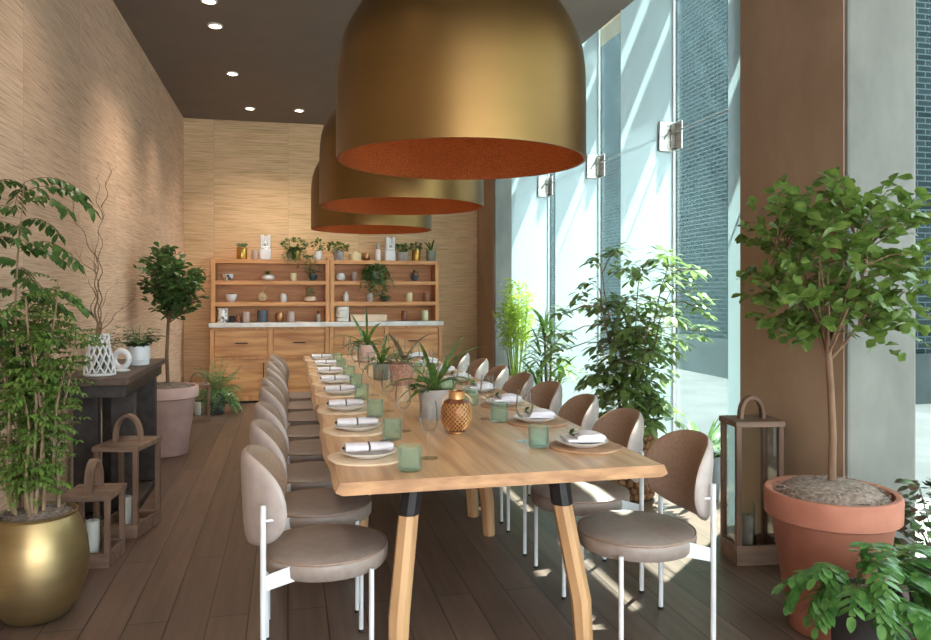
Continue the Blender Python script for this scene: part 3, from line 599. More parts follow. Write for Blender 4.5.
# ------------------------------------------------------------------ place settings
def sl_mat(m, seed):
    random.seed(seed)
    n = 40; ph = R(0, 6); top = []
    for i in range(n):
        a = 2 * pi * i / n
        r = 1 + .03 * sin(2 * a + ph) + .025 * sin(5 * a + ph * 2)
        top.append((.15 * r * cos(a), .145 * r * sin(a)))
    M_ = m.loft([[(x * .985, y * .985, 0) for x, y in top], [(x, y, .004) for x, y in top], [(x * .985, y * .985, .008) for x, y in top]])
    return M_
tb_z = TZ
def place(i, side, y, first):
    w = 'wall' if side < 0 else 'window'
    o = ORD[i] if i not in () else ''
    x = .312 if side < 0 else 1.185
    rz = 0 if side < 0 else pi
    tail = 'on the %s side of the table' % w
    q = {}
    def put(key, maker, loc, r, lab, grp):
        if key in first: return dup(first[key], loc, r, lab, grp)
        first[key] = maker(loc, r, lab, grp); return first[key]
    def mk_mat(loc, r, lab, grp):
        ob = sl_mat(M(), 5 if side < 0 else 9).build('placemat', K['mat'] if side < 0 else K['matr'], None); ob.location = loc; ob.rotation_euler.z = r
        return tag(ob, lab, 'placemat', grp)
    def mk_plate(loc, r, lab, grp):
        ob = M().lathe([(.062, 0), (.066, .003), (.098, .016), (.108, .022), (.109, .024), (.107, .0245), (.094, .018), (.062, .0075), (.002, .007)], n=40, sy=.94).build('plate', K['plate']); ob.location = loc; ob.rotation_euler.z = r
        return tag(ob, lab, 'plate', grp)
    def mk_roll(loc, r, lab, grp):
        t = thing('rolled_napkin', lab, 'napkin', loc, r, grp)
        m = M(); random.seed(4)
        loops = []
        for k in range(9):
            xx = -.092 + .176 * k / 8
            loops.append([(xx, .037 * cos(2 * pi * j / 14) * (1 + .05 * sin(j * 2 + k)), .020 + .0165 * sin(2 * pi * j / 14) * (1 + .08 * sin(j * 3 + k * .7))) for j in range(14)])
        c = m.loft(loops).build('cloth', K['linen'], t)
        s = M()
        for kk in range(3): s.tube([(.084, -.02 + .018 * kk, .018), (.088 + .005 * kk, -.02 + .018 * kk, .019)], .008, 8)
        s.build('fold', K['linen'], c)
        M().loft([[(xx, .0385 * cos(2 * pi * j / 16), .020 + .0178 * sin(2 * pi * j / 16)) for j in range(16)] for xx in (-.006, .002)], False, False).build('band', K['band'], t)
        M().leaf((.035, -.012, .040), (1, .25, .02), .058, .018, 4, 0, .1).leaf((.04, .006, .040), (1, .05, .02), .05, .016, 4, 0, .1).build('sprig', K['potdgrey'], t)
        M().blob((-.098, 0, .018), (.006, .006, .006), 8, 5).build('ring_pin', K['blackm'], t)
        return t
    def mk_fold(loc, r, lab, grp):
        t = thing('folded_napkin', lab, 'napkin', loc, r, grp)
        def sheet(z0, z1, w0, w1, tilt, name):
            m = M(); n = 8; vs = []; fs = []
            lo = []
            for zt in (0, 1):
                for (a, b) in ((-1, -1), (1, -1), (1, 1), (-1, 1)):
                    lo.append((a * w0 + tilt * b * .02, b * w1, (z0 if zt == 0 else z1) + (.006 if a > 0 else 0)))
            m.add(lo, [(3, 2, 1, 0), (4, 5, 6, 7), (0, 1, 5, 4), (1, 2, 6, 5), (2, 3, 7, 6), (3, 0, 4, 7)])
            return m.build(name, K['linen'], t, bevel=.004)
        sheet(.0, .012, .078, .056, 0, 'cloth'); 
        m = M(); loops = []
        for k in range(9):
            a = k / 8
            xx = -.085 + .12 * a
            loops.append([(xx, -.052, .0135), (xx, .052, .0135), (xx, .050, .024 + .012 * sin(pi * a) + .004 * sin(9 * a)), (xx, 0, .028 + .016 * sin(pi * a)), (xx, -.050, .022 + .013 * sin(pi * a) - .003 * sin(7 * a))])
        m.loft(loops).build('cloth_fold', K['linen'], t)
        s = M(); random.seed(3)
        for kk in range(9):
            s.leaf((.045 + R(-.012, .012), R(-.02, .02), .02 + R(0, .012)), (R(-1, 1), R(-1, 1), R(.2, .9)), .032, .016, 4, .6, .2)
        s.build('sprig', K['g_fernd'], t)
        return t
    def mk_tumbler(loc, r, lab, grp):
        m = M()
        pr = [(.002, .001), (.036, .001), (.041, .006)]
        for k in range(7):
            z = .012 + k * .011
            pr += [(.0416, z), (.0436, z + .004), (.0436, z + .007)]
        pr += [(.0425, .090), (.0395, .090)]
        pr += [(.0385, .012), (.002, .010)]
        ob = m.lathe(pr, n=28).build('tumbler', K['tumbler'], ang=70); ob.location = loc
        return tag(ob, lab, 'glass', grp)
    def mk_wine(loc, r, lab, grp):
        t = thing('wine_glass', lab, 'glass', loc, r, grp)
        M().lathe([(.010, .098), (.024, .108), (.036, .128), (.0385, .150), (.036, .180), (.031, .222), (.0302, .222), (.035, .180), (.0374, .150), (.035, .129), (.023, .1095), (.004, .1035)], n=28, cap0=False).build('bowl', K['wine'], t, ang=70)
        M().tube([(0, 0, .006), (0, 0, .03), (0, 0, .08), (0, 0, .1)], [.007, .0042, .004, .010], 10).build('stem', K['wine'], t, ang=70)
        M().lathe([(.037, .0005), (.037, .002), (.012, .0045), (.005, .008)], n=28).build('foot', K['wine'], t, ang=70)
        return t
    nap = 'rolled white napkin with dark band, %s place %s' if side < 0 else 'folded white napkin with green sprig, %s place %s'
    random.seed(100 + i + (50 if side > 0 else 0))
    j = lambda a=.012: R(-a, a)
    yy = y + (.02 if side < 0 else .105)
    px, py = x + j(.008), yy + j(.01)
    put('mat', mk_mat, (px - .012 * -side, py, tb_z + .0004), rz + j(.2), '%s wood slice under the %s plate %s' % ('pale' if side < 0 else 'tan', o, tail), 'wood slice placemats')
    put('plate', mk_plate, (px, py, tb_z + .009), rz + j(.3), 'white stoneware plate at the %s place %s' % (o, tail), 'white plates on the table')
    put('nap', mk_roll if side < 0 else mk_fold, (px, py, tb_z + (.0265 if side < 0 else .0275)), rz + j(.06), nap % (o, tail), 'white napkins on the plates')
    tx, ty = (.440, y - .21) if side < 0 else (1.012, y + .17)
    put('tumbler', mk_tumbler, (tx + j(), ty + j(), tb_z + .0004), 0, 'pale green ribbed tumbler at the %s place %s' % (o, tail), 'green glass tumblers')
    gx, gy = (.525, y - .03) if side < 0 else (1.015, y + .29)
    if side > 0: gx, gy = .985, y + .275
    put('wine', mk_wine, (gx + j(), gy + j(), tb_z + .0004), 0, 'clear stemmed wine glass at the %s place %s' % (o, tail), 'wine glasses')
F1 = {}
for i, y in enumerate(YL): place(i, -1, y, F1)
F2 = {k: F1[k] for k in ('plate', 'tumbler', 'wine')}
for i, y in enumerate(YR): place(i, 1, y, F2)
# ------------------------------------------------------------------ sideboard and shelves on the back wall
def cabinet(x0, x1, lab, knots):
    t = thing('sideboard_cabinet', lab, 'cabinet', (x0, 9.85, 0))
    w = x1 - x0
    M().bb(0, w, .034, .44, .06, .945).build('body', K['pine'], t, smooth=False)
    for a, c in ((0, .047), (w - .047, w), (w / 2 - .025, w / 2 + .025)): M().bb(a, c, 0, .0338, .03, .945).build('stile', K['pinev'], t, smooth=False)
    for z0, z1 in ((.918, .945), (.552, .572), (.03, .085)):
        for u0, u1 in ((.047, w / 2 - .025), (w / 2 + .025, w - .047)): M().bb(u0, u1, 0.001, .034, z0, z1).build('rail', K['pinev'], t, smooth=False)
    M().bb(.02, w - .02, .04, .42, 0, .06).build('plinth', K['console'], t, smooth=False)
    for k in range(2):
        a = .047 if k == 0 else w / 2 + .025
        c = w / 2 - .025 if k == 0 else w - .047
        d = M().bb(a + .009, c - .009, .014, .033, .583, .908).build('drawer', K['pinef'], t, bevel=.003)
        M().bb((a + c) / 2 - .075, (a + c) / 2 + .075, -.022, -.012, .742, .756).bb((a + c) / 2 - .07, (a + c) / 2 - .055, -.012, .014, .744, .754).bb((a + c) / 2 + .055, (a + c) / 2 + .07, -.012, .014, .744, .754).build('handle', K['blackm'], d, bevel=.002)
        d = M().bb(a + .009, c - .009, .014, .033, .095, .542).build('door', K['pinef'], t, bevel=.003)
        hx = c - .06 if k == 0 else a + .06
        M().bb(hx - .007, hx + .007, -.024, -.012, .19, .50).bb(hx - .006, hx + .006, -.012, .014, .21, .225).bb(hx - .006, hx + .006, -.012, .014, .465, .48).build('handle', K['blackm'], d, bevel=.002)
    return t
cabinet(-.937, .514, 'left pine sideboard cabinet with dark handles under the open shelves', 0)
cabinet(.520, 1.985, 'right pine sideboard cabinet half hidden behind the table plants', 1)
tag(M().bb(-.955, 2.0, 9.825, 10.29, .947, 1.003).build('worktop', K['marble'], bevel=.004), 'long white stone worktop lying across both pine cabinets', 'worktop')
def shelves(x0, x1, lab):
    t = thing('open_shelf_unit', lab, 'shelves', (x0, 9.95, 1.004)); w = x1 - x0; D = .33
    for a in (0, w - .05): M().bb(a, a + .05, 0, D, 0, .795).build('side_panel', K['pinev'], t, bevel=.002)
    for z0, z1 in ((.745, .795), (.475, .527), (.205, .255)): M().bb(.05, w - .05, .004, D - .012, z0, z1).build('shelf', K['pine'], t, bevel=.002)
    M().bb(.05, w - .05, D - .012, D, 0, .745).build('back_panel', K['pine'], t, smooth=False)
shelves(-.936, .523, 'left open pine shelf unit of small pots and bowls')
shelves(.533, 1.962, 'right open pine shelf unit with the hanging trailing plant')
ZS = {0: 1.0045, 1: 1.004 + .2555, 2: 1.004 + .5275, 3: 1.7995}
# --- generic small vessels
def vessel(name, prof, mat, par=None, n=28, **k):
    return M().lathe(prof, n=n, **k).build(name, mat, par)
def cup(r, h, wall=.006, taper=1.0):
    return [(r * taper * .96, 0), (r * taper, .006), (r, h - .003), (r - .002, h), (r - wall, h - .002), (r * taper - wall, .012), (.002, .012)]
def candle(r, h): return [(r * .97, 0), (r, .004), (r, h - .004), (r * .96, h), (.004, h - .004)]
def solid(name, prof, mat, loc, lab, cat, grp=None, **k):
    o = M().lathe(prof, n=28, **k).build(name, K[mat]); o.location = loc
    return tag(o, lab, cat, grp)
def wick(c, h, t): M().tube([(0, 0, h - .004), (.001, 0, h + .008)], .0018, 6).build('wick', K['blackm'], t)
def candle_t(x, y, z, r, h, mat, lab):
    t = thing('pillar_candle', lab, 'candle', (x, y, z), 0, 'pillar candles on the shelves')
    vessel('wax', candle(r, h), K[mat], t); wick(0, h, t); return t
def bushy(m, c, rad, n, L, W, segs=2, up=.3, prof='oval', droop=.3):
    for _ in range(n):
        while True:
            p = Vector((R(-1, 1), R(-1, 1), R(-1, 1)))
            if .05 < p.length < 1: break
        p = p.normalized() * p.length ** .5
        q = Vector((c[0] + p.x * rad[0], c[1] + p.y * rad[1], c[2] + p.z * rad[2]))
        d = Vector((p.x, p.y, p.z * .6 + up)) + Vector((R(-.5, .5), R(-.5, .5), R(-.5, .5)))
        s = R(.7, 1.15)
        m.leaf(q, d, L * s, W * s, segs, droop, .2, prof, R(-.6, .6))
    return m
def potted(name, lab, loc, pot_prof, potmat, soil_z, soil_r, foliage, fmat, stem=None, stemmat='bark', grp=None, potname='pot', soilmat='soil', cat='plant', rz=0):
    t = thing(name, lab, cat, loc, rz, grp)
    vessel(potname, pot_prof, K[potmat], t, 36)
    M().lathe([(soil_r, soil_z - .012), (soil_r, soil_z), (soil_r * .5, soil_z + .006), (.003, soil_z + .008)], n=20).build('soil', K[soilmat], t)
    if stem: stem.build('stem', K[stemmat], t)
    foliage.build('foliage', K[fmat], t, smooth=False if name in ('fern',) else True, ang=80)
    return t
def stems_to(m, c0, tips, r=.003):
    for p in tips: m.tube([c0, ((c0[0] + p[0]) / 2, (c0[1] + p[1]) / 2, (c0[2] + p[2]) / 2 + .01), p], [r, r * .8, r * .5], 5)
    return m
random.seed(21)
yT, yS, yC = 10.06, 10.06, 10.03
# --- top of the shelves
f = M()
for k in range(34):
    a = R(0, 6.3); f.leaf((.03 * cos(a), .03 * sin(a), .155), (cos(a) * R(.2, 1), sin(a) * R(.2, 1), R(.4, 1)), .075, .024, 3, .2, .3)
potted('potted_succulent', 'gold pot with grey-green succulent on top of the left shelf unit', (-.57, yT, ZS[3]), cup(.066, .155), 'gold', .145, .058, f, 'g_suc', cat='plant')
candle_t(-.41, yT, ZS[3], .042, .125, 'lilac', 'lilac candle on top of the left shelves between gold pot and sculpture')
def sculpture(x, lab):
    t = thing('block_sculpture', lab, 'sculpture', (x, yT, ZS[3]), 0, 'white block sculptures')
    M().bb(-.068, .068, -.05, .05, 0, .142).build('lower_block', K['ceram'], t, bevel=.012)
    m = M(); m.bb(-.06, .06, -.045, .045, .142, .172); m.build('neck', K['ceram'], t, bevel=.006)
    m = M()
    m.bb(-.06, -.018, -.045, .045, .172, .32); m.bb(.022, .062, -.045, .045, .172, .315); m.bb(-.018, .022, -.03, .04, .172, .298); m.blob((.0, -.02, .205), (.022, .03, .03), 12, 8)
    m.build('upper_block', K['ceram'], t, bevel=.008)
sculpture(-.28, 'white block sculpture on the left shelf unit'); sculpture(1.32, 'white block sculpture on the right shelf unit')
def trailing(c, n, L0, L1, spread, lw=.03, m=None, st=None, front=-1):
    m = m or M(); st = st or M()
    for _ in range(n):
        a = R(0, 2 * pi); d = Vector((cos(a), sin(a), 0)); p = Vector(c) + d * R(.0, .03); L = R(L0, L1); k = 12; pts = [p.copy()]
        v = Vector((d.x * spread, (d.y * spread if d.y < 0 else d.y * spread * .35), R(.5, 1.1)))
        for j in range(k):
            v = v + Vector((R(-.25, .25), R(-.2, .12), -.32)); v.normalize() if v.length > 1 else None
            p = p + v * (L / k); pts.append(p.copy())
            for _q in range(2):
                m.leaf(p, (R(-1, 1), R(-1, .4), R(-.5, .5)), lw * R(.7, 1.2), lw * .75 * R(.8, 1.1), 2, .3, .15)
        st.tube(pts, .0018, 4)
    return m, st
m, s = trailing((0, 0, .14), 30, .14, .30, .8)
m, s = trailing((.16, -.05, .04), 7, .24, .40, .35, m=m, st=s)
bushy(m, (-.02, 0, .2), (.17, .09, .08), 260, .034, .026)
fl = lambda x, y, z: (x, min(y, -.115) if z < .07 else y, z)
m.warp(fl); s.warp(lambda x, y, z: (x, min(y, -.113) if z < .06 else y, z))
potted('trailing_plant', 'bushy trailing plant in gold pot spilling over the left shelf top', (.10, yT - .02, ZS[3]), cup(.055, .12), 'gold', .112, .048, m, 'g_trail', s, 'g_fern')
f = bushy(M(), (0, 0, .19), (.085, .06, .07), 50, .05, .034); st = stems_to(M(), (0, 0, .1), [(R(-.06, .06), R(-.04, .04), R(.15, .25)) for _ in range(8)])
f.warp(lambda x, y, z: (max(-.1, min(.09, x)), y, z))
potted('potted_plant', 'upright leafy plant in white pot near the middle of the shelf top', (.385, yT, ZS[3]), cup(.05, .118), 'ceram', .108, .042, f, 'g_trail', st, 'g_fern')
f = bushy(M(), (-.01, 0, .17), (.125, .075, .055), 90, .06, .042); st = stems_to(M(), (0, 0, .12), [(R(-.09, .09), R(-.04, .04), R(.13, .2)) for _ in range(10)])
f.warp(lambda x, y, z: (max(-.155, min(.15, x)), y, z))
potted('potted_plant', 'broad leafy plant in grey pot left on the right shelf unit top', (.645, yT, ZS[3]), cup(.07, .13, taper=.85), 'potgrey', .12, .06, f, 'g_ficus', st, 'g_fern')
solid('glass_ball', [(.006, 0), (.016, .006), (.021, .02), (.016, .034), (.004, .041)], 'amber', (.50, yT - .02, ZS[3]), 'tiny amber ball between the white pot and grey pot', 'ornament')
t = thing('wavy_bowl_candle', 'cream candle with a wavy rim on top of the shelves', 'candle', (.86, yT, ZS[3]))
M().loft([[(.074 * (1 + (.0 if z < .07 else .02)) * cos(a), .074 * sin(a), z + (.016 * sin(3 * a) if z > .07 else 0)) for a in [2 * pi * i / 36 for i in range(36)]] for z in (0, .05, .1)] + [[(.064 * cos(a), .064 * sin(a), .085 + .006 * sin(3 * a)) for a in [2 * pi * i / 36 for i in range(36)]]]).build('wax', K['cream'], t)
wick(0, .09, t)
solid('bronze_votive', [(.035, 0), (.05, .02), (.053, .05), (.045, .09), (.04, .1), (.036, .1), (.046, .05), (.03, .012), (.003, .012)], 'bronze', (1.0, yT, ZS[3]), 'round bronze votive beside the cream candle', 'votive')
t = thing('stopper_bottle', 'slim white bottle with grey neck beside the right sculpture', 'bottle', (1.16, yT, ZS[3]))
vessel('body', [(.034, 0), (.036, .004), (.036, .12), (.028, .145), (.016, .155)], K['ceram'], t); vessel('neck', [(.016, .155), (.022, .165), (.02, .22), (.014, .235), (.003, .236)], K['greyglass'], t)
f = bushy(M(), (-.02, 0, .165), (.11, .07, .045), 85, .055, .036)
f.warp(lambda x, y, z: (max(-.088, min(.094, x)), y, z))
potted('potted_plant', 'spreading green plant in grey pot right of the right sculpture', (1.485, yT, ZS[3]), cup(.073, .118, taper=.9), 'potgrey', .108, .064, f, 'g_trail', stems_to(M(), (0, 0, .1), [(R(-.09, .06), R(-.04, .04), R(.13, .19)) for _ in range(8)]), 'g_fern')
f = bushy(M(), (0, 0, .19), (.085, .06, .04), 60, .05, .032)
f.warp(lambda x, y, z: (max(-.088, min(.082, x)), y, z))
potted('potted_plant', 'low green plant in gold pot on the right shelf unit', (1.67, yT, ZS[3]), cup(.055, .155), 'gold', .145, .047, f, 'g_dark', stems_to(M(), (0, 0, .14), [(R(-.06, .06), R(-.04, .04), R(.16, .22)) for _ in range(8)]), 'g_fern')
f = M()
for dx, h in ((-.19, .09), (-.13, .17), (-.05, .12), (.02, .2), (.06, .24), (.2, .13), (.12, .1)): f.leaf((dx * .1, 0, .13), (dx * 3, R(-.5, .2), h * 6), .2, .024, 8, 1.0, .3, 'strap')
f.warp(lambda x, y, z: (x if z > .22 else max(-.115, x), y, z))
potted('potted_plant', 'long-leaved plant in grey green pot at the right end of the shelves', (1.875, yT, ZS[3]), cup(.064, .143), 'potgreen', .133, .056, f, 'g_strap')
# --- first shelf down
def bowlp(r, h): return [(r * .5, 0), (r * .55, .006), (r * .85, h * .45), (r, h * .93), (r * .98, h), (r * .9, h * .95), (r * .5, .02), (.003, .02)]
f = M(); [f.leaf((R(-.03, .03), R(-.03, .03), .066), (R(-1, 1), R(-1, 1), R(.3, 1)), .035, .014, 2) for _ in range(30)]
potted('succulent_bowl', 'marbled bowl of succulents on the upper shelf of the left unit', (-.74, yS, ZS[2]), bowlp(.072, .085), 'marbled', .07, .06, f, 'g_dark', potname='bowl')
f = M(); [f.leaf((0, 0, .075), (R(-1, 1), R(-1, 1), R(.5, 1.4)), .075, .022, 3, .3) for _ in range(12)]
potted('succulent_pot', 'rounded white pebble pot with small aloe on the left unit upper shelf', (-.25, yS, ZS[2]), [(.04, 0), (.075, .015), (.085, .04), (.07, .068), (.04, .08), (.03, .078), (.003, .07)], 'ceram', .07, .03, f, 'g_dark')
candle_t(.065, yS, ZS[2], .042, .10, 'cream', 'short cream candle under the trailing plant in the left unit')
f = bushy(M(), (0, 0, .105), (.06, .05, .035), 34, .05, .022)
potted('succulent_pot', 'small dark teal pot with succulent, right end of left upper shelf', (.315, yS, ZS[2]), bowlp(.058, .085), 'teal', .075, .045, f, 'teal')
solid('round_vase', [(.03, 0), (.055, .02), (.06, .05), (.05, .085), (.035, .098), (.04, .105), (.03, .103), (.045, .06), (.03, .015), (.003, .015)], 'ceram', (.67, yS, ZS[2]), 'round white vase at the left of the right unit upper shelf', 'vase')
candle_t(.85, yS, ZS[2], .037, .118, 'lilac', 'slim lilac candle left of the hanging plant in the right unit')
m, s = trailing((0, -.05, .15), 30, .12, .44, .95, .034)
bushy(m, (0, -.05, .10), (.16, .09, .12), 380, .036, .028); bushy(m, (.02, -.09, -.1), (.13, .05, .10), 200, .034, .026)
fl2 = lambda x, y, z: (x, min(y, -.105) if (z < .02 or z > .19) else min(y, .2), z)
m.warp(fl2); s.warp(fl2)
potted('trailing_plant', 'large trailing plant hanging down across the shelves of the right unit', (1.12, yS - .03, ZS[2]), cup(.06, .12), 'potgrey', .112, .052, m, 'g_trail', s, 'g_fern')
f = bushy(M(), (.01, 0, .1), (.045, .04, .035), 30, .045, .022)
potted('succulent_pot', 'small slate blue pot with green sprig, right unit upper shelf', (1.65, yS, ZS[2]), bowlp(.056, .08), 'slate', .07, .042, f, 'g_dark')
# --- second shelf
f = M(); [f.leaf((R(-.03, .03), R(-.03, .03), .08), (R(-1, 1), R(-1, 1), R(.2, .7)), .04, .016, 2) for _ in range(26)]
potted('succulent_bowl', 'white bowl of low succulents on the middle shelf of the left unit', (-.70, yS, ZS[1]), bowlp(.072, .10), 'ceram', .085, .06, f, 'g_dark', potname='bowl')
t = thing('knotted_wood_ball', 'pale knotted wood ball with a twig on the left middle shelf', 'ornament', (-.32, yS, ZS[1]))
m = M(); random.seed(5)
for k in range(16):
    ax = Vector((R(-1, 1), R(-1, 1), R(-1, 1))).normalized(); u = ax.orthogonal().normalized(); w = ax.cross(u)
    m.tube([Vector((0, 0, .062)) + (u * cos(2 * pi * i / 14) + w * sin(2 * pi * i / 14)) * .052 for i in range(15)], .0085, 6)
m.build('strand', K['stick'], t); M().tube([(.0, 0, .11), (.012, 0, .15), (.04, 0, .20)], .007, 7).build('twig', K['stick'], t)
t = thing('lidded_jar', 'small white lidded jar on the left middle shelf', 'jar', (-.06, yS, ZS[1]))
vessel('body', [(.04, 0), (.044, .01), (.044, .07), (.034, .085)], K['ceram'], t); vessel('lid', [(.032, .085), (.036, .09), (.034, .108), (.006, .112)], K['ceram'], t)
f = bushy(M(), (0, 0, .125), (.045, .04, .05), 40, .05, .018, up=.9)
potted('succulent_pot', 'wide low pinkish white pot with succulent, right end of left middle shelf', (.28, yS, ZS[1]), [(.05, 0), (.08, .015), (.085, .035), (.075, .062), (.06, .07), (.055, .065), (.003, .06)], 'pinkbox', .062, .05, f, 'g_fern')
t = thing('stopper_bottle', 'white milk-shaped bottle at the left of the right middle shelf', 'bottle', (.74, yS, ZS[1]))
vessel('body', [(.034, 0), (.038, .006), (.038, .085), (.02, .108), (.018, .118)], K['ceram'], t); vessel('neck', [(.018, .118), (.023, .122), (.023, .135), (.003, .137)], K['ceram'], t)
solid('grey_cup', cup(.043, .11), 'greyglass', (1.045, yS - .02, ZS[1]), 'plain grey cup below the hanging plant in the right unit', 'cup')
f, s = trailing((0, -.03, .07), 8, .06, .13, .8, .026)
fl3 = lambda x, y, z: (x, min(y, -.085) if z < .012 else y, z)
f.warp(fl3); s.warp(fl3)
potted('trailing_plant', 'tiny trailing plant in grey bowl under the large hanging plant', (1.25, yS - .04, ZS[1]), bowlp(.06, .07), 'potdgrey', .062, .05, f, 'g_trail', s, 'g_fern')
candle_t(1.575, yS, ZS[1], .044, .118, 'cream', 'cream candle on the right middle shelf')
candle_t(1.81, yS, ZS[1], .042, .12, 'mauve', 'mauve brown candle at the right end of the right middle shelf')
# --- on the worktop
solid('canister', cup(.063, .178), 'marbled', (-.80, yC, ZS[0]), 'tall pale marbled canister at the left end of the worktop', 'canister')
solid('small_dark_pot', cup(.034, .08), 'blackm', (-.695, yC, ZS[0]), 'small black pot right of the marbled canister', 'pot')
solid('small_maroon_pot', [(.02, 0), (.035, .02), (.038, .045), (.028, .075), (.02, .085), (.016, .08), (.003, .03)], 'brownwax', (-.615, yC, ZS[0]), 'small round maroon pot on the worktop left of the lilac candle', 'pot')
candle_t(-.515, yC, ZS[0], .043, .13, 'lilac', 'lilac candle on the worktop left of the dark slate pot')
solid('slate_pot', cup(.066, .15), 'slate', (-.315, yC, ZS[0]), 'dark slate cylinder pot on the worktop', 'pot')
solid('bronze_votive', [(.035, 0), (.05, .025), (.055, .06), (.047, .105), (.042, .12), (.038, .12), (.048, .06), (.03, .015), (.003, .015)], 'bronze', (-.105, yC, ZS[0]), 'rose gold votive on the worktop beside the pale candle', 'votive')
candle_t(.035, yC, ZS[0], .05, .132, 'lilac', 'pale candle on the worktop right of the rose gold votive')
t = thing('stopper_bottle', 'small grey bottle at the right end of the left worktop half', 'bottle', (.385, yC, ZS[0]))
vessel('body', [(.03, 0), (.033, .01), (.03, .08), (.016, .1)], K['greyglass'], t); vessel('neck', [(.016, .1), (.014, .13), (.018, .14), (.004, .141)], K['brownwax'], t)
t = thing('plate_stack', 'stack of white bowls at the left of the right worktop half', 'bowls', (.69, yC, ZS[0]))
for k in range(4): vessel('bowl', [(.07, k * .048), (.088, k * .048 + .006), (.091, k * .048 + .046), (.086, k * .048 + .0475), (.07, k * .048 + .045)], K['plate'], t)
tag(M().bb(-.235, .235, -.08, .08, 0, .088).build('long_box', K['pinkbox'], bevel=.006, loc=(1.03, yC, ZS[0])), 'long pale pink box lying on the worktop', 'box')
candle_t(1.505, yC, ZS[0], .04, .135, 'brownwax', 'brown candle on the right half of the worktop')
candle_t(1.785, yC, ZS[0], .046, .138, 'palegreen', 'pale green candle at the right end of the worktop')

# ------------------------------------------------------------------ console by the left wall
CX0, CX1, CY0, CY1, CZ = -1.285, -.905, 4.76, 6.12, .892
t = thing('console_table', 'charred dark wood console table against the left wall', 'console table', ((CX0 + CX1) / 2, (CY0 + CY1) / 2, 0))
hx, hy = (CX1 - CX0) / 2, (CY1 - CY0) / 2
M().bb(-hx, hx, -hy, hy, CZ - .042, CZ).build('top_board', K['consolet'], t, bevel=.004)
M().bb(-hx + .015, hx - .02, -hy + .03, hy - .03, CZ - .115, CZ - .043).build('apron', K['console'], t, bevel=.003)
for sy in (-1, 1):
    for sx in (-1, 1):
        M().bb(sx * (hx - .085) - .07, sx * (hx - .085) + .07, sy * (hy - .31) - .035, sy * (hy - .31) + .035, .05, CZ - .1155).build('leg', K['console'], t, bevel=.004)
M().bb(-hx + .02, hx - .02, -hy + .25, hy - .25, 0, .05).build('base_board', K['console'], t, bevel=.004)
# items on the console
def twist_vase(loc, lab):
    t = thing('lattice_vase', lab, 'vase', loc)
    for sgn in (-1, 1):
        m = M(); n = 12
        for i in range(n):
            pts = []
            for k in range(13):
                u = k / 12; a = 2 * pi * i / n + sgn * u * 1.35
                r = .088 - .045 * u ** 1.2 + (.012 * (u - .85) / .15 if u > .85 else 0)
                pts.append((r * cos(a), r * sin(a), .012 + .228 * u))
            m.tube(pts, .0048, 6)
        m.build('lattice', K['ceram'], t)
    m = M().lathe([(.09, 0), (.093, .006), (.09, .014), (.08, .014)], n=36); m.build('foot_ring', K['ceram'], t)
    M().lathe([(.05, .236), (.054, .242), (.05, .248), (.043, .244)], n=30, cap0=False, cap1=False).build('rim', K['ceram'], t)
    M().lathe([(.076, .012), (.079, .02), (.037, .235), (.034, .235), (.07, .022), (.003, .02)], n=30, cap0=True).build('inner_glass', K['lglass'], t)
    return t
VX, VY = -1.11, 4.98
twist_vase((VX, VY, CZ), 'white lattice cone vase on the dark console')
random.seed(33)
m = M()
def squiggle(p, d, L, r, depth):
    k = int(L / .022); pts = [p.copy()]; v = d.copy(); q = p.copy(); ph = R(0, 6); a = R(.5, .9)
    ax = Vector((R(-1, 1), R(-1, 1), 0)).normalized()
    for j in range(k):
        v = d + (ax * a * sin(ph + j * .75) * .8 + Vector((R(-.12, .12), R(-.12, .12), 0))) * (1 if depth < 2 else min(1, max(0, j - 5) / 4)); q = q + v.normalized() * .022
        q.x = max(q.x, -1.29 - VX + .03); pts.append(q.copy())
        if depth and R(0, 1) < .14 and j > 5:
            squiggle(q, (d + Vector((R(-.9, .9), R(-.9, .9), R(-.3, .3)))).normalized(), L * R(.18, .42), r * .55, depth - 1)
    m.tube(pts, [r * (1 - .75 * i / k) for i in range(k + 1)], 5)
for k in range(5):
    squiggle(Vector((R(-.012, .012), R(-.012, .012), .12)), Vector((R(-.07, .05), R(-.05, .06), 1)).normalized(), (1.0, .78, .62, .5, .45)[k], .0055, 2)
m.warp(lambda x, y, z: (x, min(y, .07 + max(0, z - .5) * .3), z))
b = tag(m.build('curly_willow_branch', K['twig'], loc=(VX, VY, CZ)), 'bare curly willow twigs standing in the white lattice vase', 'branches')
t = thing('ring_ornament', 'white upright ring ornament between lattice vase and potted plant', 'ornament', (-1.03, 5.20, CZ), radians(-20))
M().tube([(.05 * cos(a), 0, .075 + .052 * sin(a)) for a in [2 * pi * i / 28 for i in range(29)]], .018, 10).build('ring', K['ceram'], t)
M().lathe([(.05, 0), (.052, .006), (.03, .014), (.02, .016)], n=24).build('stand', K['ceram'], t)
random.seed(8)
f = M()
for k in range(24):
    a = R(0, 6.3); e = R(.25, 1.4); L = R(.08, .17)
    for j in range(5):
        q = Vector((cos(a) * cos(e), sin(a) * cos(e), sin(e))) * L * (j + 1) / 5 + Vector((0, 0, .12))
        f.leaf(q, (cos(a + (-1) ** j * 1.0), sin(a + (-1) ** j), .35), .078, .036, 4, .6, .2)
f.warp(lambda x, y, z: (x, max(-.13, y), z))
potted('potted_plant', 'leafy plant in ribbed white pot on the end of the console', (-1.0, 5.62, CZ), [(.062, 0), (.066, .006), (.066, .03), (.07, .034), (.07, .128), (.066, .131), (.060, .126), (.05, .02), (.003, .02)], 'ceram', .115, .056, f, 'g_dark', stems_to(M(), (0, 0, .1), [(R(-.08, .08), R(-.08, .08), R(.18, .28)) for _ in range(9)]), 'g_fern')
f = M()
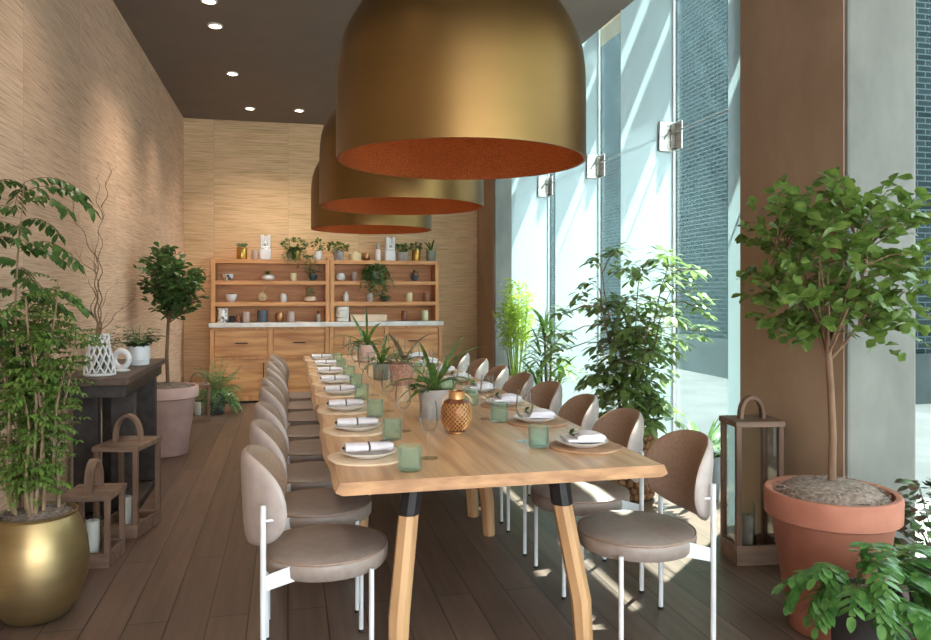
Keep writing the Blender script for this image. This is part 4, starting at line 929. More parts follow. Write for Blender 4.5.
for k in range(9):
    a = R(0, 6.3); e = R(.5, 1.3); L = R(.12, .22)
    for j in range(8):
        q = Vector((cos(a) * cos(e), sin(a) * cos(e), sin(e))) * L * (j + 1) / 8 + Vector((0, 0, .09))
        f.leaf(q, (cos(a + (-1) ** j * 1.2), sin(a + (-1) ** j * 1.2), .2), .05, .03, 3, .4, .2)
f.warp(lambda x, y, z: (max(x, -.1), max(-.2, min(.12, y)), z))
potted('potted_plant', 'round-leaved plant in a dark pot behind the lattice vase', (-1.17, 5.37, CZ), cup(.05, .1), 'potdgrey', .09, .042, f, 'g_fernd', stems_to(M(), (0, 0, .08), [(R(-.08, .08), R(-.08, .08), R(.18, .28)) for _ in range(8)]), 'g_fern')

# ------------------------------------------------------------------ lanterns
def lantern(kind, lab, loc, rz, w, d, h, cl, cr, cz, cmat, handle_axis, hh):
    t = thing('wooden_lantern', lab, 'lantern', loc, rz)
    p = .026; bh = .075 if h < .6 else .10
    b = M(); b.bb(-w / 2, w / 2, -d / 2, -d / 2 + .02, 0, bh); b.bb(-w / 2, w / 2, d / 2 - .02, d / 2, 0, bh); b.bb(-w / 2, -w / 2 + .02, -d / 2 + .02, d / 2 - .02, 0, bh); b.bb(w / 2 - .02, w / 2, -d / 2 + .02, d / 2 - .02, 0, bh)
    b.bb(-w / 2 + .02, w / 2 - .02, -d / 2 + .02, d / 2 - .02, .004, .03)
    b.build('base', K['lanternh'], t, bevel=.003)
    for sx in (-1, 1):
        for sy in (-1, 1):
            M().bb(sx * (w / 2 - p / 2) - p / 2, sx * (w / 2 - p / 2) + p / 2, sy * (d / 2 - p / 2) - p / 2, sy * (d / 2 - p / 2) + p / 2, bh + .0005, h - .0305).build('post', K['lantern'], t, bevel=.002)
    m = M().bb(-w / 2 - .006, w / 2 + .006, -d / 2 - .006, d / 2 + .006, h - .03, h)
    m.build('roof_board', K['lanternh'], t, bevel=.003)
    g = M()
    for sx in (-1, 1): g.bb(sx * (w / 2 - .013) - .0015, sx * (w / 2 - .013) + .0015, -d / 2 + p, d / 2 - p, bh, h - .03)
    for sy in (-1, 1): g.bb(-w / 2 + p, w / 2 - p, sy * (d / 2 - .013) - .0015, sy * (d / 2 - .013) + .0015, bh, h - .03)
    if kind != 'noglass': g.build('pane', K['lglass'], t, smooth=False)
    rr = .075 if h < .6 else .06
    pts = []
    for k in range(17):
        a = pi * k / 16; u = -rr * cos(a); z = h + (hh - .0) * sin(a) ** .8
        pts.append((u, 0, z) if handle_axis == 'x' else (0, u, z))
    hnd = M(); lo = []
    for k, q in enumerate(pts):
        a = pi * k / 16; n_ = Vector((-cos(a), 0, sin(a))) if handle_axis == 'x' else Vector((0, -cos(a), sin(a)))
        s_ = Vector((0, 1, 0)) if handle_axis == 'x' else Vector((1, 0, 0)); q = Vector(q)
        lo.append([q - n_ * .009 - s_ * .02, q + n_ * .009 - s_ * .02, q + n_ * .009 + s_ * .02, q - n_ * .009 + s_ * .02])
    hnd.loft(lo).build('handle', K['lantern'], t, ang=50)
    # the candle standing inside is a thing of its own
    c = Vector((cl, cr, 0)); c.rotate(Matrix.Rotation(rz, 3, 'Z'))
    return (loc[0] + c.x, loc[1] + c.y, .0305)
def jar_candle(loc, r, h, ch, mat, lab):
    t = thing('glass_jar_candle', lab, 'candle', loc, 0, 'candles in the lanterns')
    M().lathe([(r - .001, 0), (r, .004), (r, h), (r - .004, h), (r - .004, .008), (.003, .008)], n=28).build('glass', K['lglass'], t, ang=60)
    M().lathe([(r - .008, .009), (r - .007, .012), (r - .007, ch - .004), (r - .01, ch), (.004, ch - .003)], n=26).build('wax', K[mat], t)
    M().tube([(0, 0, ch - .003), (.002, 0, ch + .01)], .0016, 6).build('wick', K['blackm'], t)
q = lantern('noglass', 'taller weathered lantern beside the console, arched handle on top', (-.912, 4.79, 0), radians(-14), .25, .325, .52, .0, -.02, .03, 0, 'x', .15)
jar_candle((q[0], q[1], .031), .04, .22, .17, 'candle', 'white candle in the taller lantern beside the console')
q = lantern('noglass', 'short weathered lantern between the gold pot and taller lantern', (-.98, 4.28, 0), radians(-7), .235, .245, .37, -.0, -.02, .03, 0, 'y', .15)
jar_candle((q[0], q[1], .031), .042, .20, .185, 'candle', 'white candle in the short lantern near the gold pot')
q = lantern('noglass', 'small far lantern on the floor before the left cabinet', (-.945, 8.62, 0), radians(8), .24, .24, .40, 0, 0, .03, 0, 'x', .12)
jar_candle((q[0], q[1], .031), .045, .2, .17, 'candle', 'white candle in the far lantern near the pine cabinet')
q = lantern('d', 'tall weathered lantern against the brown concrete column', (2.36, 3.53, 0), radians(-8), .25, .20, .735, -.02, .0, .03, 0, 'x', .11)
jar_candle((q[0], q[1], .031), .042, .27, .20, 'candleg', 'greyish candle in the tall lantern against the column')
# ------------------------------------------------------------------ floor plants
def moss_top(t, r, z, mat='moss', h=.04, n=260, L=.06):
    m = M(); random.seed(2)
    m.lathe([(r, z - .02), (r, z), (r * .75, z + h * .7), (r * .4, z + h), (.004, z + h * 1.05)], n=36)
    for _ in range(n):
        a = R(0, 6.3); q = r * sqrt(R(0, 1)) * .98; zz = z + h * (1 - (q / r) ** 2) * .95
        p = Vector((q * cos(a), q * sin(a), zz)); pts = [p]; b = R(0, 6.3)
        for k in range(4):
            b += R(-1.2, 1.2); p = p + Vector((cos(b), sin(b), R(-.35, .45))) * L / 4
            if sqrt(p.x ** 2 + p.y ** 2) > r: p = Vector((p.x * .93, p.y * .93, p.z))
            pts.append(p)
        m.tube(pts, .0016, 3)
    return m.build('moss', K[mat], t, ang=60)
def terrapot(r0, r1, h, band):
    return [(r0, 0), (r0 + .01, .004), (r0 + (r1 - .025 - r0) * .96, h - band - .004), (r1 - .024, h - band), (r1 - .008, h - band + .003), (r1 - .002, h - band + .008), (r1, h - .012), (r1 - .006, h - .002), (r1 - .016, h), (r1 - .03, h - .004), (r1 - .05, h - .10), (.004, h - .11)]
# --- ficus tree in the big terracotta pot by the column
random.seed(42)
t = thing('ficus_tree', 'round-leaved ficus tree in large terracotta pot beside the concrete column', 'tree', (2.20, 2.73, 0))
M().lathe(terrapot(.155, .264, .575, .11), n=64).build('pot', K['terra'], t)
moss_top(t, .228, .545, h=.065, n=520)
tr = M(); lf = M()
top = Vector((-.02, .0, 1.20))
tr.tube([(0.0, 0, .56), (.006, 0, .8), (-.004, 0, 1.0), (-.02, 0, 1.2)], [.017, .015, .014, .013], 10)
mains = []
for k in range(13):
    a = 2 * pi * k / 13 + R(-.2, .2); e = R(.55, 1.25); L = R(.3, .52)
    v = Vector((cos(a) * cos(e), sin(a) * cos(e), sin(e))); pts = [top + Vector((0, 0, -R(0, .10)))]; 
    for j in range(8):
        v = (v + Vector((R(-.13, .13), R(-.13, .13), .03))).normalized(); pts.append(pts[-1] + v * L / 8)
    tr.tube(pts, [.0075 - .0006 * i for i in range(9)], 6); mains.append(pts)
def ficus_leaves(p, v, n, L, m, lw=.6):
    q = p.copy()
    for j in range(n):
        b = R(0, 6.3); d = v * .55 + Vector((cos(b), sin(b), R(-.5, 1.0)))
        m.leaf(q, d, L * R(.75, 1.15), L * lw * R(.85, 1.1), 4, .5, .15, 'obov', R(-1.1, 1.1)); q = q + v * .022
for k in range(160):
    while True:
        z = R(1.23, 1.80); rm = .345 * min(1, max(.12, (z - 1.12) / .33)) ** .8 * (1 if z < 1.70 else 1.05 - (z - 1.72) * 2.2)
        a = R(0, 6.3); r = rm * R(0.1, 1) ** .5
        e = Vector((max(r * cos(a), -.25) + .035, r * sin(a), z)); break
    s = min((q for pts in mains for q in pts[2:]), key=lambda q: (q - e).length + max(0, q.z - e.z) * .6)
    v = (e - s); L = v.length
    if L < .02: continue
    tr.tube([s, s + v * .5 + Vector((0, 0, .015)), e], [.003, .0024, .0014], 5)
    ficus_leaves(s + v * .35, v.normalized(), 10, .067, lf, .72)
tr.build('trunk', K['bark'], t); lf.build('foliage', K['g_ficus'], t, ang=80)
# --- laurel tree in the pale pink pot by the left wall
random.seed(43)
t = thing('ficus_tree', 'dense dark-leaved tree in tall pale pink pot by the left wall', 'tree', (-1.015, 6.95, 0))
M().lathe(terrapot(.16, .262, .585, .10), n=56).build('pot', K['terrap'], t)
moss_top(t, .226, .558, h=.05, n=300)
tr = M(); lf = M(); c = Vector((.06, -.02, 1.47))
tr.tube([(0.01, 0, .56), (.0, 0, .85), (.012, 0, 1.12), (.02, 0, 1.3)], [.016, .015, .013, .011], 8)
for k in range(150):
    while True:
        p = Vector((R(-1, 1), R(-1, 1), R(-1, 1)))
        if .3 < p.length < 1: break
    hh = .37
    e = Vector((c.x + p.x * .31 * (1 if p.z < .3 else 1 - (p.z - .3) * .75) - (p.z > .3) * .10 * p.z, c.y + p.y * .30, c.z - .02 + p.z * (.25 if p.z < 0 else .36)))
    if e.x + t.location.x < -1.25: continue
    s = Vector((.015, 0, max(1.12, min(1.45, e.z - .15)))); v = e - s
    tr.tube([s, s + v * .5 + Vector((0, 0, .01)), e], [.004, .003, .0015], 4)
    ficus_leaves(s + v * .5, v.normalized(), 8, .085, lf, .45)
cl = lambda x, y, z: (max(x, -.27), y, z)
tr.warp(cl).build('trunk', K['bark'], t); lf.warp(cl).build('foliage', K['g_dark'], t, ang=80)
# --- tall aralia in the hammered gold pot
random.seed(44)
t = thing('aralia', 'tall feathery aralia canes in hammered gold ball pot at the left', 'plant', (-1.055, 3.61, 0))
M().lathe([(.09, 0), (.12, .006), (.17, .07), (.2, .16), (.207, .24), (.198, .32), (.175, .40), (.158, .437), (.162, .45), (.156, .452), (.15, .44), (.165, .38), (.15, .36), (.004, .36)], n=72).build('pot', K['goldpot'], t)
moss_top(t, .146, .43, h=.03, n=330)
tr = M(); lf = M(); lf2 = M()
WX = -1.285 + 1.055
def clampw(p):
    if p.x < WX: p.x = WX + R(0, .02)
    return p
def frond(m, p, v, L, pairs, ll, lw, droop):
    pts = [p.copy()]; q = p.copy(); v = v.normalized()
    for j in range(pairs):
        v = (v + Vector((0, 0, -droop / pairs))).normalized(); q = clampw(q + v * L / pairs); pts.append(q.copy())
        s = v.cross(Vector((0, 0, 1)));
        if s.length < .05: s = Vector((1, 0, 0))
        s.normalize()
        for sg in (-1, 1):
            d = s * sg + v * .5 + Vector((R(-.3, .3), R(-.3, .3), -.55 if droop > .6 else R(-.5, .2)))
            m.leaf(q, d, ll * R(.7, 1.15), lw * R(.8, 1.1), 2 if ll < .05 else 4, .5, .15)
    m.leaf(q, v, ll, lw, 2, .4, .15)
    return pts
for k in range(19):
    a = R(0, 6.3); r0 = R(.02, .115); b = Vector((r0 * cos(a), r0 * sin(a), .43)); H = R(.62, .98) if k else 1.44
    if k == 1: H = 1.02
    lean = Vector((cos(a) * R(.05, .2) + .0, sin(a) * R(.05, .2), 0)) if k else Vector((-.065 - b.x, -b.y * .5, 0))
    pts = []
    for j in range(10):
        u = j / 9; pts.append(clampw(b + lean * u ** 1.2 + Vector((.012 * sin(u * 7 + k), .012 * cos(u * 6 + k), H * u))))
    tr.tube(pts, [.0085 - .0055 * j / 9 for j in range(10)], 6)
    if k == 0:
        for j in range(21):
            u = .40 + .60 * j / 20; i = min(8, int(u * 9)); q = pts[i].lerp(pts[i + 1], u * 9 - i); aa = j * 2.4 + .4
            if j == 20: aa = .1
            L = R(.17, .25)
            pp = frond(lf2, q, Vector((cos(aa), sin(aa), .75)), L, 8, .066, .027, 1.5); tr.tube([q] + pp[:], .0018, 4)
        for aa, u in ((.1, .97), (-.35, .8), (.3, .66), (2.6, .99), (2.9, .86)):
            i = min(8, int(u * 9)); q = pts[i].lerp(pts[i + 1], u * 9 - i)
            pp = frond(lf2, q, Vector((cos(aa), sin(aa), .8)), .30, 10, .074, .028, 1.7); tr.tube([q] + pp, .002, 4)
    else:
        for j in range(40):
            u = R(.16, 1.0) if j < 30 else R(.7, 1); i = min(8, int(u * 9)); q = pts[i].lerp(pts[i + 1], u * 9 - i); aa = R(0, 6.3)
            frond(lf, q, Vector((cos(aa), sin(aa), R(.0, .8))), R(.05, .12), 5, .03, .015, R(.3, .9))
cl = lambda x, y, z: (max(x, -.228), y, z)
tr.warp(cl); lf.warp(cl); lf2.warp(cl)
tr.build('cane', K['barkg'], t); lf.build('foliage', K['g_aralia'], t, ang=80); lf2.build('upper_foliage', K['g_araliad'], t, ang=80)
# --- schefflera by the windows
random.seed(45)
t = thing('schefflera', 'large schefflera with finger-like leaves in knotted seagrass basket by the windows', 'plant', (2.27, 4.80, 0))
m = M()
for j in range(9):
    z = .03 + j * .05; rr = .145 + .045 * sin(pi * j / 9)
    for i in range(22):
        a = 2 * pi * (i + (j % 2) * .5) / 22; m.blob((rr * cos(a), rr * sin(a), z), (.026, .026, .03), 8, 5, .12)
m.lathe([(.13, .0), (.175, .2), (.15, .45), (.13, .45), (.13, .42), (.003, .42)], n=24)
m.build('basket', K['rope'], t)
m = M()
for s in (-1, 1): M().tube([(.02 + .075 * cos(pi * k / 12), s * .15, .43 + .15 * sin(pi * k / 12)) for k in range(13)], .018, 8).build('basket_handle', K['rope'], t)
tr = M(); lf = M()
def umbel(p, v, L, n=7):
    v = v.normalized(); s = v.orthogonal().normalized(); w = v.cross(s)
    for i in range(n):
        a = 2 * pi * i / n + R(-.2, .2)
        d = (s * cos(a) + w * sin(a)) * 1.0 + v * .35 + Vector((0, 0, -.30))
        st = d.normalized() * L * .18
        lf.leaf(p + st, d, L * R(.8, 1.1), L * .36, 4, .45, .15, 'oval')
stems = []
for k in range(8):
    a = 2 * pi * k / 8 + R(-.3, .3); H = R(.75, 1.18); out = R(.08, .30)
    pts = [Vector((.04 * cos(a), .04 * sin(a), .42))]
    for j in range(1, 9):
        u = j / 8; pts.append(Vector((.04 * cos(a) + out * cos(a) * u ** 1.3 + R(-.012, .012), (.04 * sin(a) + out * sin(a) * u ** 1.3), .42 + H * u)))
    tr.tube(pts, [.009 - .0007 * j for j in range(9)], 6); stems.append(pts)
nU = 0
while nU < 250:
    pts = random.choice(stems); u = R(.06, 1); i = min(7, int(u * 8)); q = pts[i].lerp(pts[i + 1], u * 8 - i)
    a = R(0, 6.3); L = R(.08, .26); v = Vector((cos(a), sin(a), R(-.2, .8)))
    e = q + v.normalized() * L
    if e.x > .46 or e.x < -.56: continue
    tr.tube([q, q + v * L * .5 + Vector((0, 0, .01)), e], .0022, 4); umbel(e, Vector((v.x * .5, v.y * .5, .8)), R(.085, .125), random.choice((6, 7, 8))); nU += 1
for ex, ez, ey in ((-.46, 1.25, 0), (-.52, 1.10, -.1), (-.42, 1.0, .1), (.36, 1.5, -.1), (.45, 1.28, -.15), (.5, 1.12, -.1), (-.1, 1.66, 0), (.25, 1.62, -.05), (-.2, 1.6, .1)):
    q = min((q for p in stems for q in p), key=lambda q: (q - Vector((ex, ey, ez))).length); e = Vector((ex, ey, ez))
    tr.tube([q, (q + e) / 2 + Vector((0, 0, .03)), e], .004, 5)
    for _ in range(4): umbel(e + Vector((R(-.06, .06), R(-.06, .06), R(-.05, .05))), Vector((R(-.4, .4), R(-.4, .4), 1)), R(.08, .11))
tr.build('stem', K['bark'], t); lf.build('foliage', K['g_scheff'], t, ang=80)
# --- bamboo in terracotta pot by the far column
random.seed(46)
t = thing('bamboo_plant', 'bright yellow-green bamboo in terracotta pot by the far column', 'plant', (2.40, 7.9, 0))
M().lathe(terrapot(.14, .20, .49, .08), n=40).build('pot', K['terra'], t)
M().lathe([(.165, .46), (.16, .475), (.003, .49)], n=24).build('soil', K['soil'], t)
tr = M(); lf = M()
for k in range(22):
    a = R(0, 6.3); r0 = R(0, .11); H = R(.65, 1.08); o = R(.02, .16); pts = []
    for j in range(8):
        u = j / 7; pts.append(Vector((r0 * cos(a) + o * cos(a) * u - .02 * u, r0 * sin(a) + o * sin(a) * u, .47 + H * u)))
    tr.tube(pts, [.006 - .0005 * j for j in range(8)], 6)
    for j in range(64):
        u = R(.3, 1.02) ** .7; u = min(u, 1); i = min(6, int(u * 7)); q = pts[i].lerp(pts[i + 1], u * 7 - i) + Vector((R(-.05, .05), R(-.05, .05), R(-.03, .03)))
        aa = R(0, 6.3); lf.leaf(q, (cos(aa), sin(aa), R(-.4, .6)), R(.05, .09), .014, 2, .5, .15)
tr.build('cane', K['g_bamboo'], t); lf.build('foliage', K['g_bamboo'], t, ang=80)
# --- dracaena
random.seed(47)
t = thing('dracaena', 'dracaena with three bare stems and arching strap leaves by the windows', 'plant', (2.26, 6.45, 0))
M().lathe(cup(.14, .34, .012, .85), n=40).build('pot', K['terra'], t)
M().lathe([(.11, .3), (.115, .31), (.003, .32)], n=24).build('soil', K['soil'], t)
tr = M(); lf = M()
for k, (x, y, h, tx) in enumerate(((-.05, 0, .78, -.06), (.03, .04, .92, .05), (.05, -.04, .66, .11), (-.02, -.05, .6, -.12), (0, .02, 1.0, -.02))):
    e = Vector((tx, y, h)); tr.tube([(x, y, .31), (x * .7 + tx * .3, y, .5), e], [.013, .012, .010], 8)
    for j in range(32):
        a = R(0, 6.3); el = R(.1, 1.35)
        lf.leaf(e + Vector((0, 0, R(-.10, .08))), (cos(a) * cos(el), sin(a) * cos(el), sin(el)), R(.2, .3), .03, 6, 1.1, .3, 'strap')
tr.build('stem', K['bark'], t); lf.build('foliage', K['g_drac'], t, ang=80)
# --- fern by the back wall, right of the sideboard
def fern(m, c, n, L0, L1, wl, e0=.4, e1=1.3, droop=1.6, amin=0, amax=6.283, pairs=13):
    st = M()
    for _ in range(n):
        a = R(amin, amax); e = R(e0, e1); L = R(L0, L1); v = Vector((cos(a) * cos(e), sin(a) * cos(e), sin(e))); q = Vector(c); pts = [q.copy()]
        for j in range(pairs):
            v = (v + Vector((0, 0, -droop / pairs))).normalized(); q = q + v * L / pairs; pts.append(q.copy())
            s = v.cross(Vector((0, 0, 1))); s = s.normalized() if s.length > .05 else Vector((1, 0, 0))
            ll = wl * sin(pi * min(1, (j + 2) / (pairs + 1.2))) ** .7
            if j > 1:
                for sg in (-1, 1): m.leaf(q, s * sg + v * .45 + Vector((0, 0, -.15)), ll, ll * .34, 2, .3, .1)
        st.tube(pts, .0022, 4)
    return st
random.seed(48)
t = thing('fern', 'dark green fern on the floor right of the pine cabinets', 'plant', (2.08, 8.9, 0))
M().lathe(cup(.13, .3, .01, .85), n=36).build('pot', K['potdgrey'], t); M().lathe([(.112, .27), (.11, .28), (.003, .285)], n=20).build('soil', K['soil'], t)
f = M(); st = fern(f, (0, 0, .28), 34, .28, .42, .07, amin=0, amax=6.28, droop=1.9); f.build('foliage', K['g_fernd'], t); st.build('stem', K['g_fernd'], t)
# --- pale fern before the left cabinet, in a gold-green pot
random.seed(49)
t = thing('fern', 'pale green spreading fern in dark pot before the left cabinet', 'plant', (-.80, 9.15, 0))
M().lathe([(.08, 0), (.085, .005), (.105, .22), (.108, .235), (.10, .235), (.096, .2), (.003, .17)], n=36).build('pot', K['potdgrey'], t); M().lathe([(.1, .19), (.098, .2), (.003, .21)], n=20).build('soil', K['soil'], t)
f = M(); st = fern(f, (0, 0, .20), 46, .28, .46, .085, .1, 1.4, 2.1, pairs=11); st2 = fern(f, (0, -.02, .2), 10, .38, .5, .075, .9, 1.5, .4, pairs=11)
f.build('foliage', K['g_fern'], t); st.v, st.f = (st.add(st2.v, st2.f).v, st.f); st.build('stem', K['g_fern'], t)
# --- agave-like plant and small shrub near the glass
random.seed(50)
t = thing('potted_agave', 'upright strap-leaved plant in dark grey pot near the glass', 'plant', (2.72, 4.62, 0))
M().lathe(cup(.125, .30, .012, .85), n=36).build('pot', K['potdgrey'], t); M().lathe([(.105, .27), (.1, .28), (.003, .285)], n=20).build('soil', K['soil'], t)
f = M()
for _ in range(16):
    a = R(0, 6.3); e = R(.5, 1.45); f.leaf((0, 0, .28), (cos(a) * cos(e), sin(a) * cos(e), sin(e)), R(.2, .33), .042, 6, .35, .35, 'oval')
for _ in range(26):
    a = R(0, 6.3); e = R(.2, 1.2); q = Vector((.09, -.03, .28)) + Vector((cos(a) * cos(e), sin(a) * cos(e), sin(e))) * R(.06, .2)
    for k in range(5): f.leaf(q, (cos(a + k * 1.3), sin(a + k * 1.3), R(-.3, .5)), .06, .02, 3, .5, .2)
f.build('foliage', K['g_fern'], t, ang=80)
# --- blue star fern in black pot, front right
random.seed(51)
t = thing('lobed_fern', 'large lobed-leaf fern in black pot before the terracotta pot', 'plant', (2.005, 2.32, 0))
M().lathe([(.095, 0), (.1, .005), (.115, .30), (.122, .302), (.122, .33), (.117, .332), (.108, .33), (.105, .29), (.003, .285)], n=44).build('pot', K['potblack'], t)
moss_top(t, .103, .302, h=.035, n=260, L=.04)
lf = M(); st = M()
def lobed(p, v, L, W, droop, pairs=6):
    q = p.copy(); v = v.normalized(); pts = [q.copy()]
    for j in range(pairs + 1):
        v = (v + Vector((0, 0, -droop / pairs))).normalized(); q = q + v * L / (pairs + 1); pts.append(q.copy())
        s = v.cross(Vector((0, 0, 1))); s = s.normalized() if s.length > .05 else Vector((1, 0, 0))
        w = W * (.55 + .45 * sin(pi * (j + .8) / (pairs + 1.4)))
        if j < pairs:
            for sg in (-1, 1):
                lf.leaf(q - v * .004, s * sg + v * R(.55, .9) + Vector((0, 0, R(-.25, .1))), w * R(.85, 1.1), w * .42, 5, .45, .12, 'strap')
    lf.leaf(q, v, L * .3, W * .38, 5, .3, .12, 'strap')
    # continuous blade along the midrib
    for i in range(len(pts) - 1):
        d = pts[i + 1] - pts[i]; s = d.cross(Vector((0, 0, 1))); s = s.normalized() if s.length > 1e-4 else Vector((1, 0, 0)); s *= W * .14
        lf.add([pts[i] - s, pts[i] + s, pts[i + 1] + s, pts[i + 1] - s], [(0, 1, 2, 3)])
for k in range(30):
    a = 2 * pi * k / 30 + R(-.25, .25); e = R(.15, .9); Ls = R(.06, .17)
    v = Vector((cos(a) * cos(e), sin(a) * cos(e), sin(e))); p = Vector((.04 * cos(a), .04 * sin(a), .32)); q = p + v * Ls
    # keep clear of the terracotta pot behind
    if q.y > .07: v.y = -abs(v.y) * .4; v.normalize(); q = p + v * Ls
    st.tube([p, (p + q) / 2 + Vector((0, 0, .01)), q], .0025, 5)
    lobed(q, v, R(.13, .21), R(.065, .095), R(1.0, 2.0), 5)
def off_pot(x, y, z):
    ax, ay = 2.20 - 2.005, 2.73 - 2.32; dx, dy = x - ax, y - ay; r = sqrt(dx * dx + dy * dy); rm = .165 + .125 * min(1, z / .5) + .012
    if z < .62 and r < rm: x, y = ax + dx / r * rm, ay + dy / r * rm
    return x, y, z
lf.warp(off_pot); st.warp(off_pot)
lf.build('foliage', K['g_blue'], t, ang=80); st.build('stem', K['g_blue'], t)
# --- round-leaved red-green plant at the right edge
random.seed(52)
t = thing('begonia', 'red and grey-green round-leaved plant in black pot at the right edge', 'plant', (2.62, 2.62, 0))
M().lathe([(.09, 0), (.095, .005), (.11, .23), (.116, .232), (.116, .255), (.105, .255), (.1, .22), (.003, .215)], n=40).build('pot', K['potblack'], t)
M().lathe([(.1, .21), (.098, .225), (.003, .23)], n=20).build('soil', K['soil'], t)
lf = M(); lf2 = M(); st = M()
for k in range(280):
    a = R(0, 6.3); z = R(.2, .60); rr = (.06 + .10 * sin(pi * min(1, (z - .16) / .5))) * R(.3, 1.1) ** .5
    e = Vector((rr * cos(a), rr * sin(a), z)); 
    if k % 6 == 0: st.tube([(0, 0, .22), (e.x * .4, e.y * .4, (z + .22) / 2 + .02), e], .002, 4)
    (lf if k % 3 else lf2).leaf(e, (cos(a), sin(a), R(-.3, .5)), R(.04, .06), R(.04, .058), 4, .5, .15, 'oval', R(-.6, .6))
def off_pot2(x, y, z):
    ax, ay = 2.20 - 2.62, 2.73 - 2.62; dx, dy = x - ax, y - ay; r = sqrt(dx * dx + dy * dy); rm = .165 + .12 * min(1, z / .5) + .012
    if z < .66 and r < rm: x, y = ax + dx / r * rm, ay + dy / r * rm
    return x, y, z
lf.warp(off_pot2); lf2.warp(off_pot2); st.warp(off_pot2)
lf.build('foliage', K['g_dark'], t, ang=80); lf2.build('red_foliage', K['g_red'], t, ang=80); st.build('stem', K['g_red'], t)

# ------------------------------------------------------------------ centrepieces on the tables
random.seed(60)
def strapplant(f, c, spec, W=.034):
    for a, e, L, dr in spec:
        f.leaf(c, (cos(a) * cos(e), sin(a) * cos(e), sin(e)), L * 1.22, W * R(.8, 1.15), 10, dr * 1.35, .35, 'strap')
t = thing('copper_lantern', 'copper lattice lantern jar with wire handle on the nearer table', 'lantern', (.752, 3.40, TZ + .0004))
bp = [(.034, 0), (.036, .006), (.05, .016), (.066, .05), (.071, .085), (.068, .12), (.056, .146), (.036, .158), (.034, .185), (.037, .19)]
M().lathe(bp + [(.033, .19), (.030, .16), (.05, .143), (.063, .118), (.066, .085), (.06, .05), (.003, .012)], n=40).build('body', K['ambody'], t)
def br_(z):
    for (r0, z0), (r1, z1) in zip(bp, bp[1:]):
        if z0 <= z <= z1: return r0 + (r1 - r0) * (z - z0) / (z1 - z0)
    return bp[-1][0]
m = M()
for sg in (-1, 1):
    for i in range(20):
        m.tube([(br_(z) * cos(2 * pi * i / 20 + sg * z * 15), br_(z) * sin(2 * pi * i / 20 + sg * z * 15), z) for z in [.018 + .122 * k / 12 for k in range(13)]], .0026, 5)
m.build('lattice', K['amber'], t)
M().lathe([(.035, .156), (.0375, .158), (.0365, .184), (.0385, .191), (.035, .193)], n=30, cap0=False, cap1=False).build('neck_band', K['amber'], t)
M().lathe([(.036, .0005), (.0385, .003), (.0385, .008), (.036, .01)], n=30).build('foot_band', K['amber'], t)
M().tube([(.07 * cos(a), -.012 + .01 * sin(a), .135 + .05 * sin(a)) for a in [pi * k / 16 for k in range(17)]], .002, 6).build('wire_handle', K['bronze'], t)
f = M(); strapplant(f, (0, 0, .14), [(3.0, 1.0, .36, .9), (3.3, .85, .27, 1.3), (2.7, .55, .20, 1.3), (.25, 1.12, .33, 1.0), (-.9, .9, .26, 1.2), (.6, 1.2, .30, .8), (4.4, 1.1, .26, 1.0), (1.8, 1.2, .28, .9), (-.8, .5, .2, 1.2), (5.2, .9, .2, 1.1), (3.6, .4, .17, 1.0)])
bushy(f, (-.06, -.02, .165), (.05, .06, .025), 40, .05, .03)
q = potted('potted_plant', 'plant with long arching leaves in plain grey pot behind copper lantern', (.735, 3.83, TZ + .0004), cup(.087, .15, .008, .86), 'potgrey', .138, .078, f, 'g_strap', soilmat='moss')
M().blob((.05, -.03, .175), (.036, .036, .034), 16, 9).build('round_succulent', K['g_suc'], q)
f = M(); strapplant(f, (0, 0, .11), [(2.9, .8, .2, 1.2), (.3, .9, .22, 1.0), (1.2, 1.2, .24, .8), (4.2, .9, .18, 1.1), (-.5, .6, .17, 1.2), (3.6, .5, .16, 1.2), (2.2, 1.2, .2, .8), (5, 1.1, .2, .9)], .04)
potted('potted_plant', 'dark strap-leaved plant in grey green pot on the farther table', (.672, 5.58, TZ + .0004), cup(.07, .12, .007, .88), 'potgreen', .11, .06, f, 'g_strap')
f = M(); bushy(f, (-.02, 0, .17), (.06, .05, .03), 40, .05, .024); strapplant(f, (.02, 0, .15), [(.5, 1.1, .28, .9), (2.2, 1.2, .22, .8), (-.3, .8, .18, 1.1)], .03)
potted('potted_plant', 'reddish leafy plant in pinkish woven pot on the farther table', (.765, 5.22, TZ + .0004), cup(.087, .15, .008, .86), 'woven', .14, .077, f, 'g_red')
f = M(); strapplant(f, (0, 0, .14), [(3.0, .9, .34, 1.2), (2.6, .6, .24, 1.1), (.2, .8, .3, 1.2), (1.5, 1.25, .36, .6), (2.2, 1.2, .32, .7), (4.4, 1.1, .24, .9), (-.5, .6, .22, 1.2), (.9, 1.1, .30, .9), (3.6, .4, .2, 1.2), (5.3, .8, .2, 1.0)], .036)
bushy(f, (-.03, -.02, .15), (.09, .06, .04), 50, .05, .028)
potted('potted_plant', 'broad strap-leaved plant in pale pink pot at the far end of the table', (.70, 6.98, TZ + .0004), cup(.092, .16, .008, .86), 'terrap', .15, .082, f, 'g_strap')

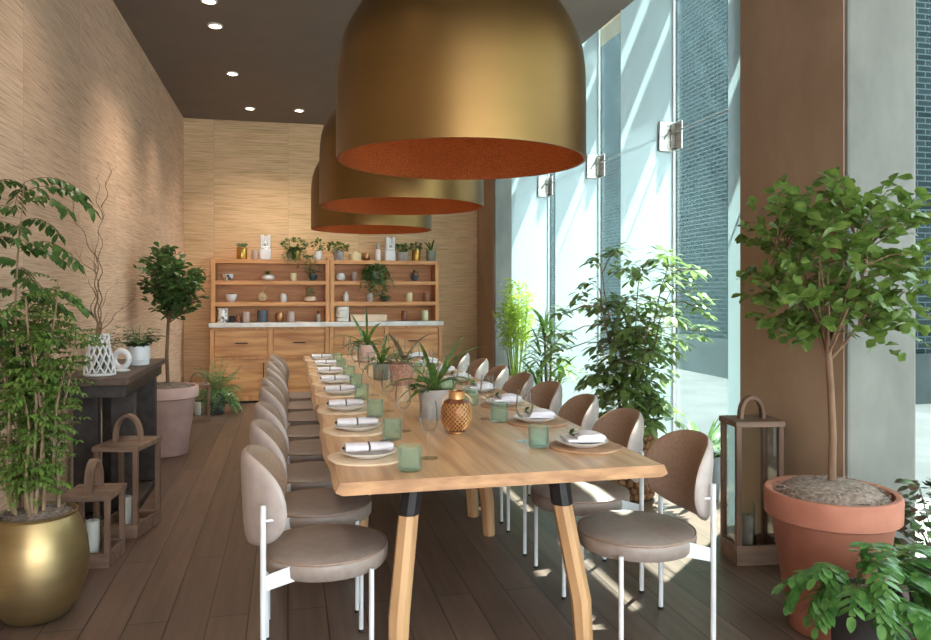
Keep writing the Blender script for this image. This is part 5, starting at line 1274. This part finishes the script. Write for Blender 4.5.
# ------------------------------------------------------------------ camera and light
cam = bpy.data.objects.new('camera', bpy.data.cameras.new('camera')); COL.objects.link(cam); SC.camera = cam
cam.data.sensor_width = 36; cam.data.lens = 760 * 36 / 931; cam.data.shift_y = -29 / 931
cam.location = (0, 0, 1.4); cam.rotation_euler = (pi / 2, 0, -radians(13.15)); cam.data.clip_start = .05
def light(name, typ, energy, color, loc, **k):
    d = bpy.data.lights.new(name, typ); d.energy = energy; d.color = color
    for a, b in k.items(): setattr(d, a, b)
    o = bpy.data.objects.new(name, d); COL.objects.link(o); o.location = loc; return o
sun = light('sun', 'SUN', 17.5, (1, .95, .86), (8, 4, 10), angle=.009)
sun.rotation_euler = Vector((.36, .33, .87)).to_track_quat('Z', 'Y').to_euler()
w = bpy.data.worlds.new('sky'); SC.world = w; w.use_nodes = True
bg = w.node_tree.nodes['Background']; bg.inputs[0].default_value = (.9, .95, 1.0, 1); bg.inputs[1].default_value = 4.6
for i, (x, y) in enumerate([(-.585, 6.08)] + [(a, b) for a, b, _ in dlpos] + [(-.6, 4.2), (-.6, 2.2), (-.6, .2), (1.9, 1.0), (.7, .6)]):  # modelled downlights first, then unseen spots added as fill, without fixtures
    l = light('downlight_and_fill_spot', 'SPOT', 45 if y > 5 else 26, (1, .86, .70), (x, y, ZC - .03), spot_size=radians(105), spot_blend=1.0, shadow_soft_size=.05)
for y, z in PZ:
    light('pendant_bulb', 'POINT', 4.5, (1, .72, .42), (.765, y, z + .42), shadow_soft_size=.05)
vs = SC.view_settings; SC.display_settings.display_device = 'sRGB'
vs.view_transform = 'Standard'; vs.look = 'None'; vs.gamma = 1; vs.use_curve_mapping = False; vs.exposure = 0.95
cy = SC.cycles
try:
    cy.use_denoising = True; cy.denoiser = 'OPENIMAGEDENOISE'
    cy.max_bounces = 10; cy.diffuse_bounces = 5; cy.glossy_bounces = 4; cy.transparent_max_bounces = 32; cy.transmission_bounces = 6
    cy.sample_clamp_indirect = 6; cy.caustics_reflective = False; cy.caustics_refractive = False
except Exception: pass
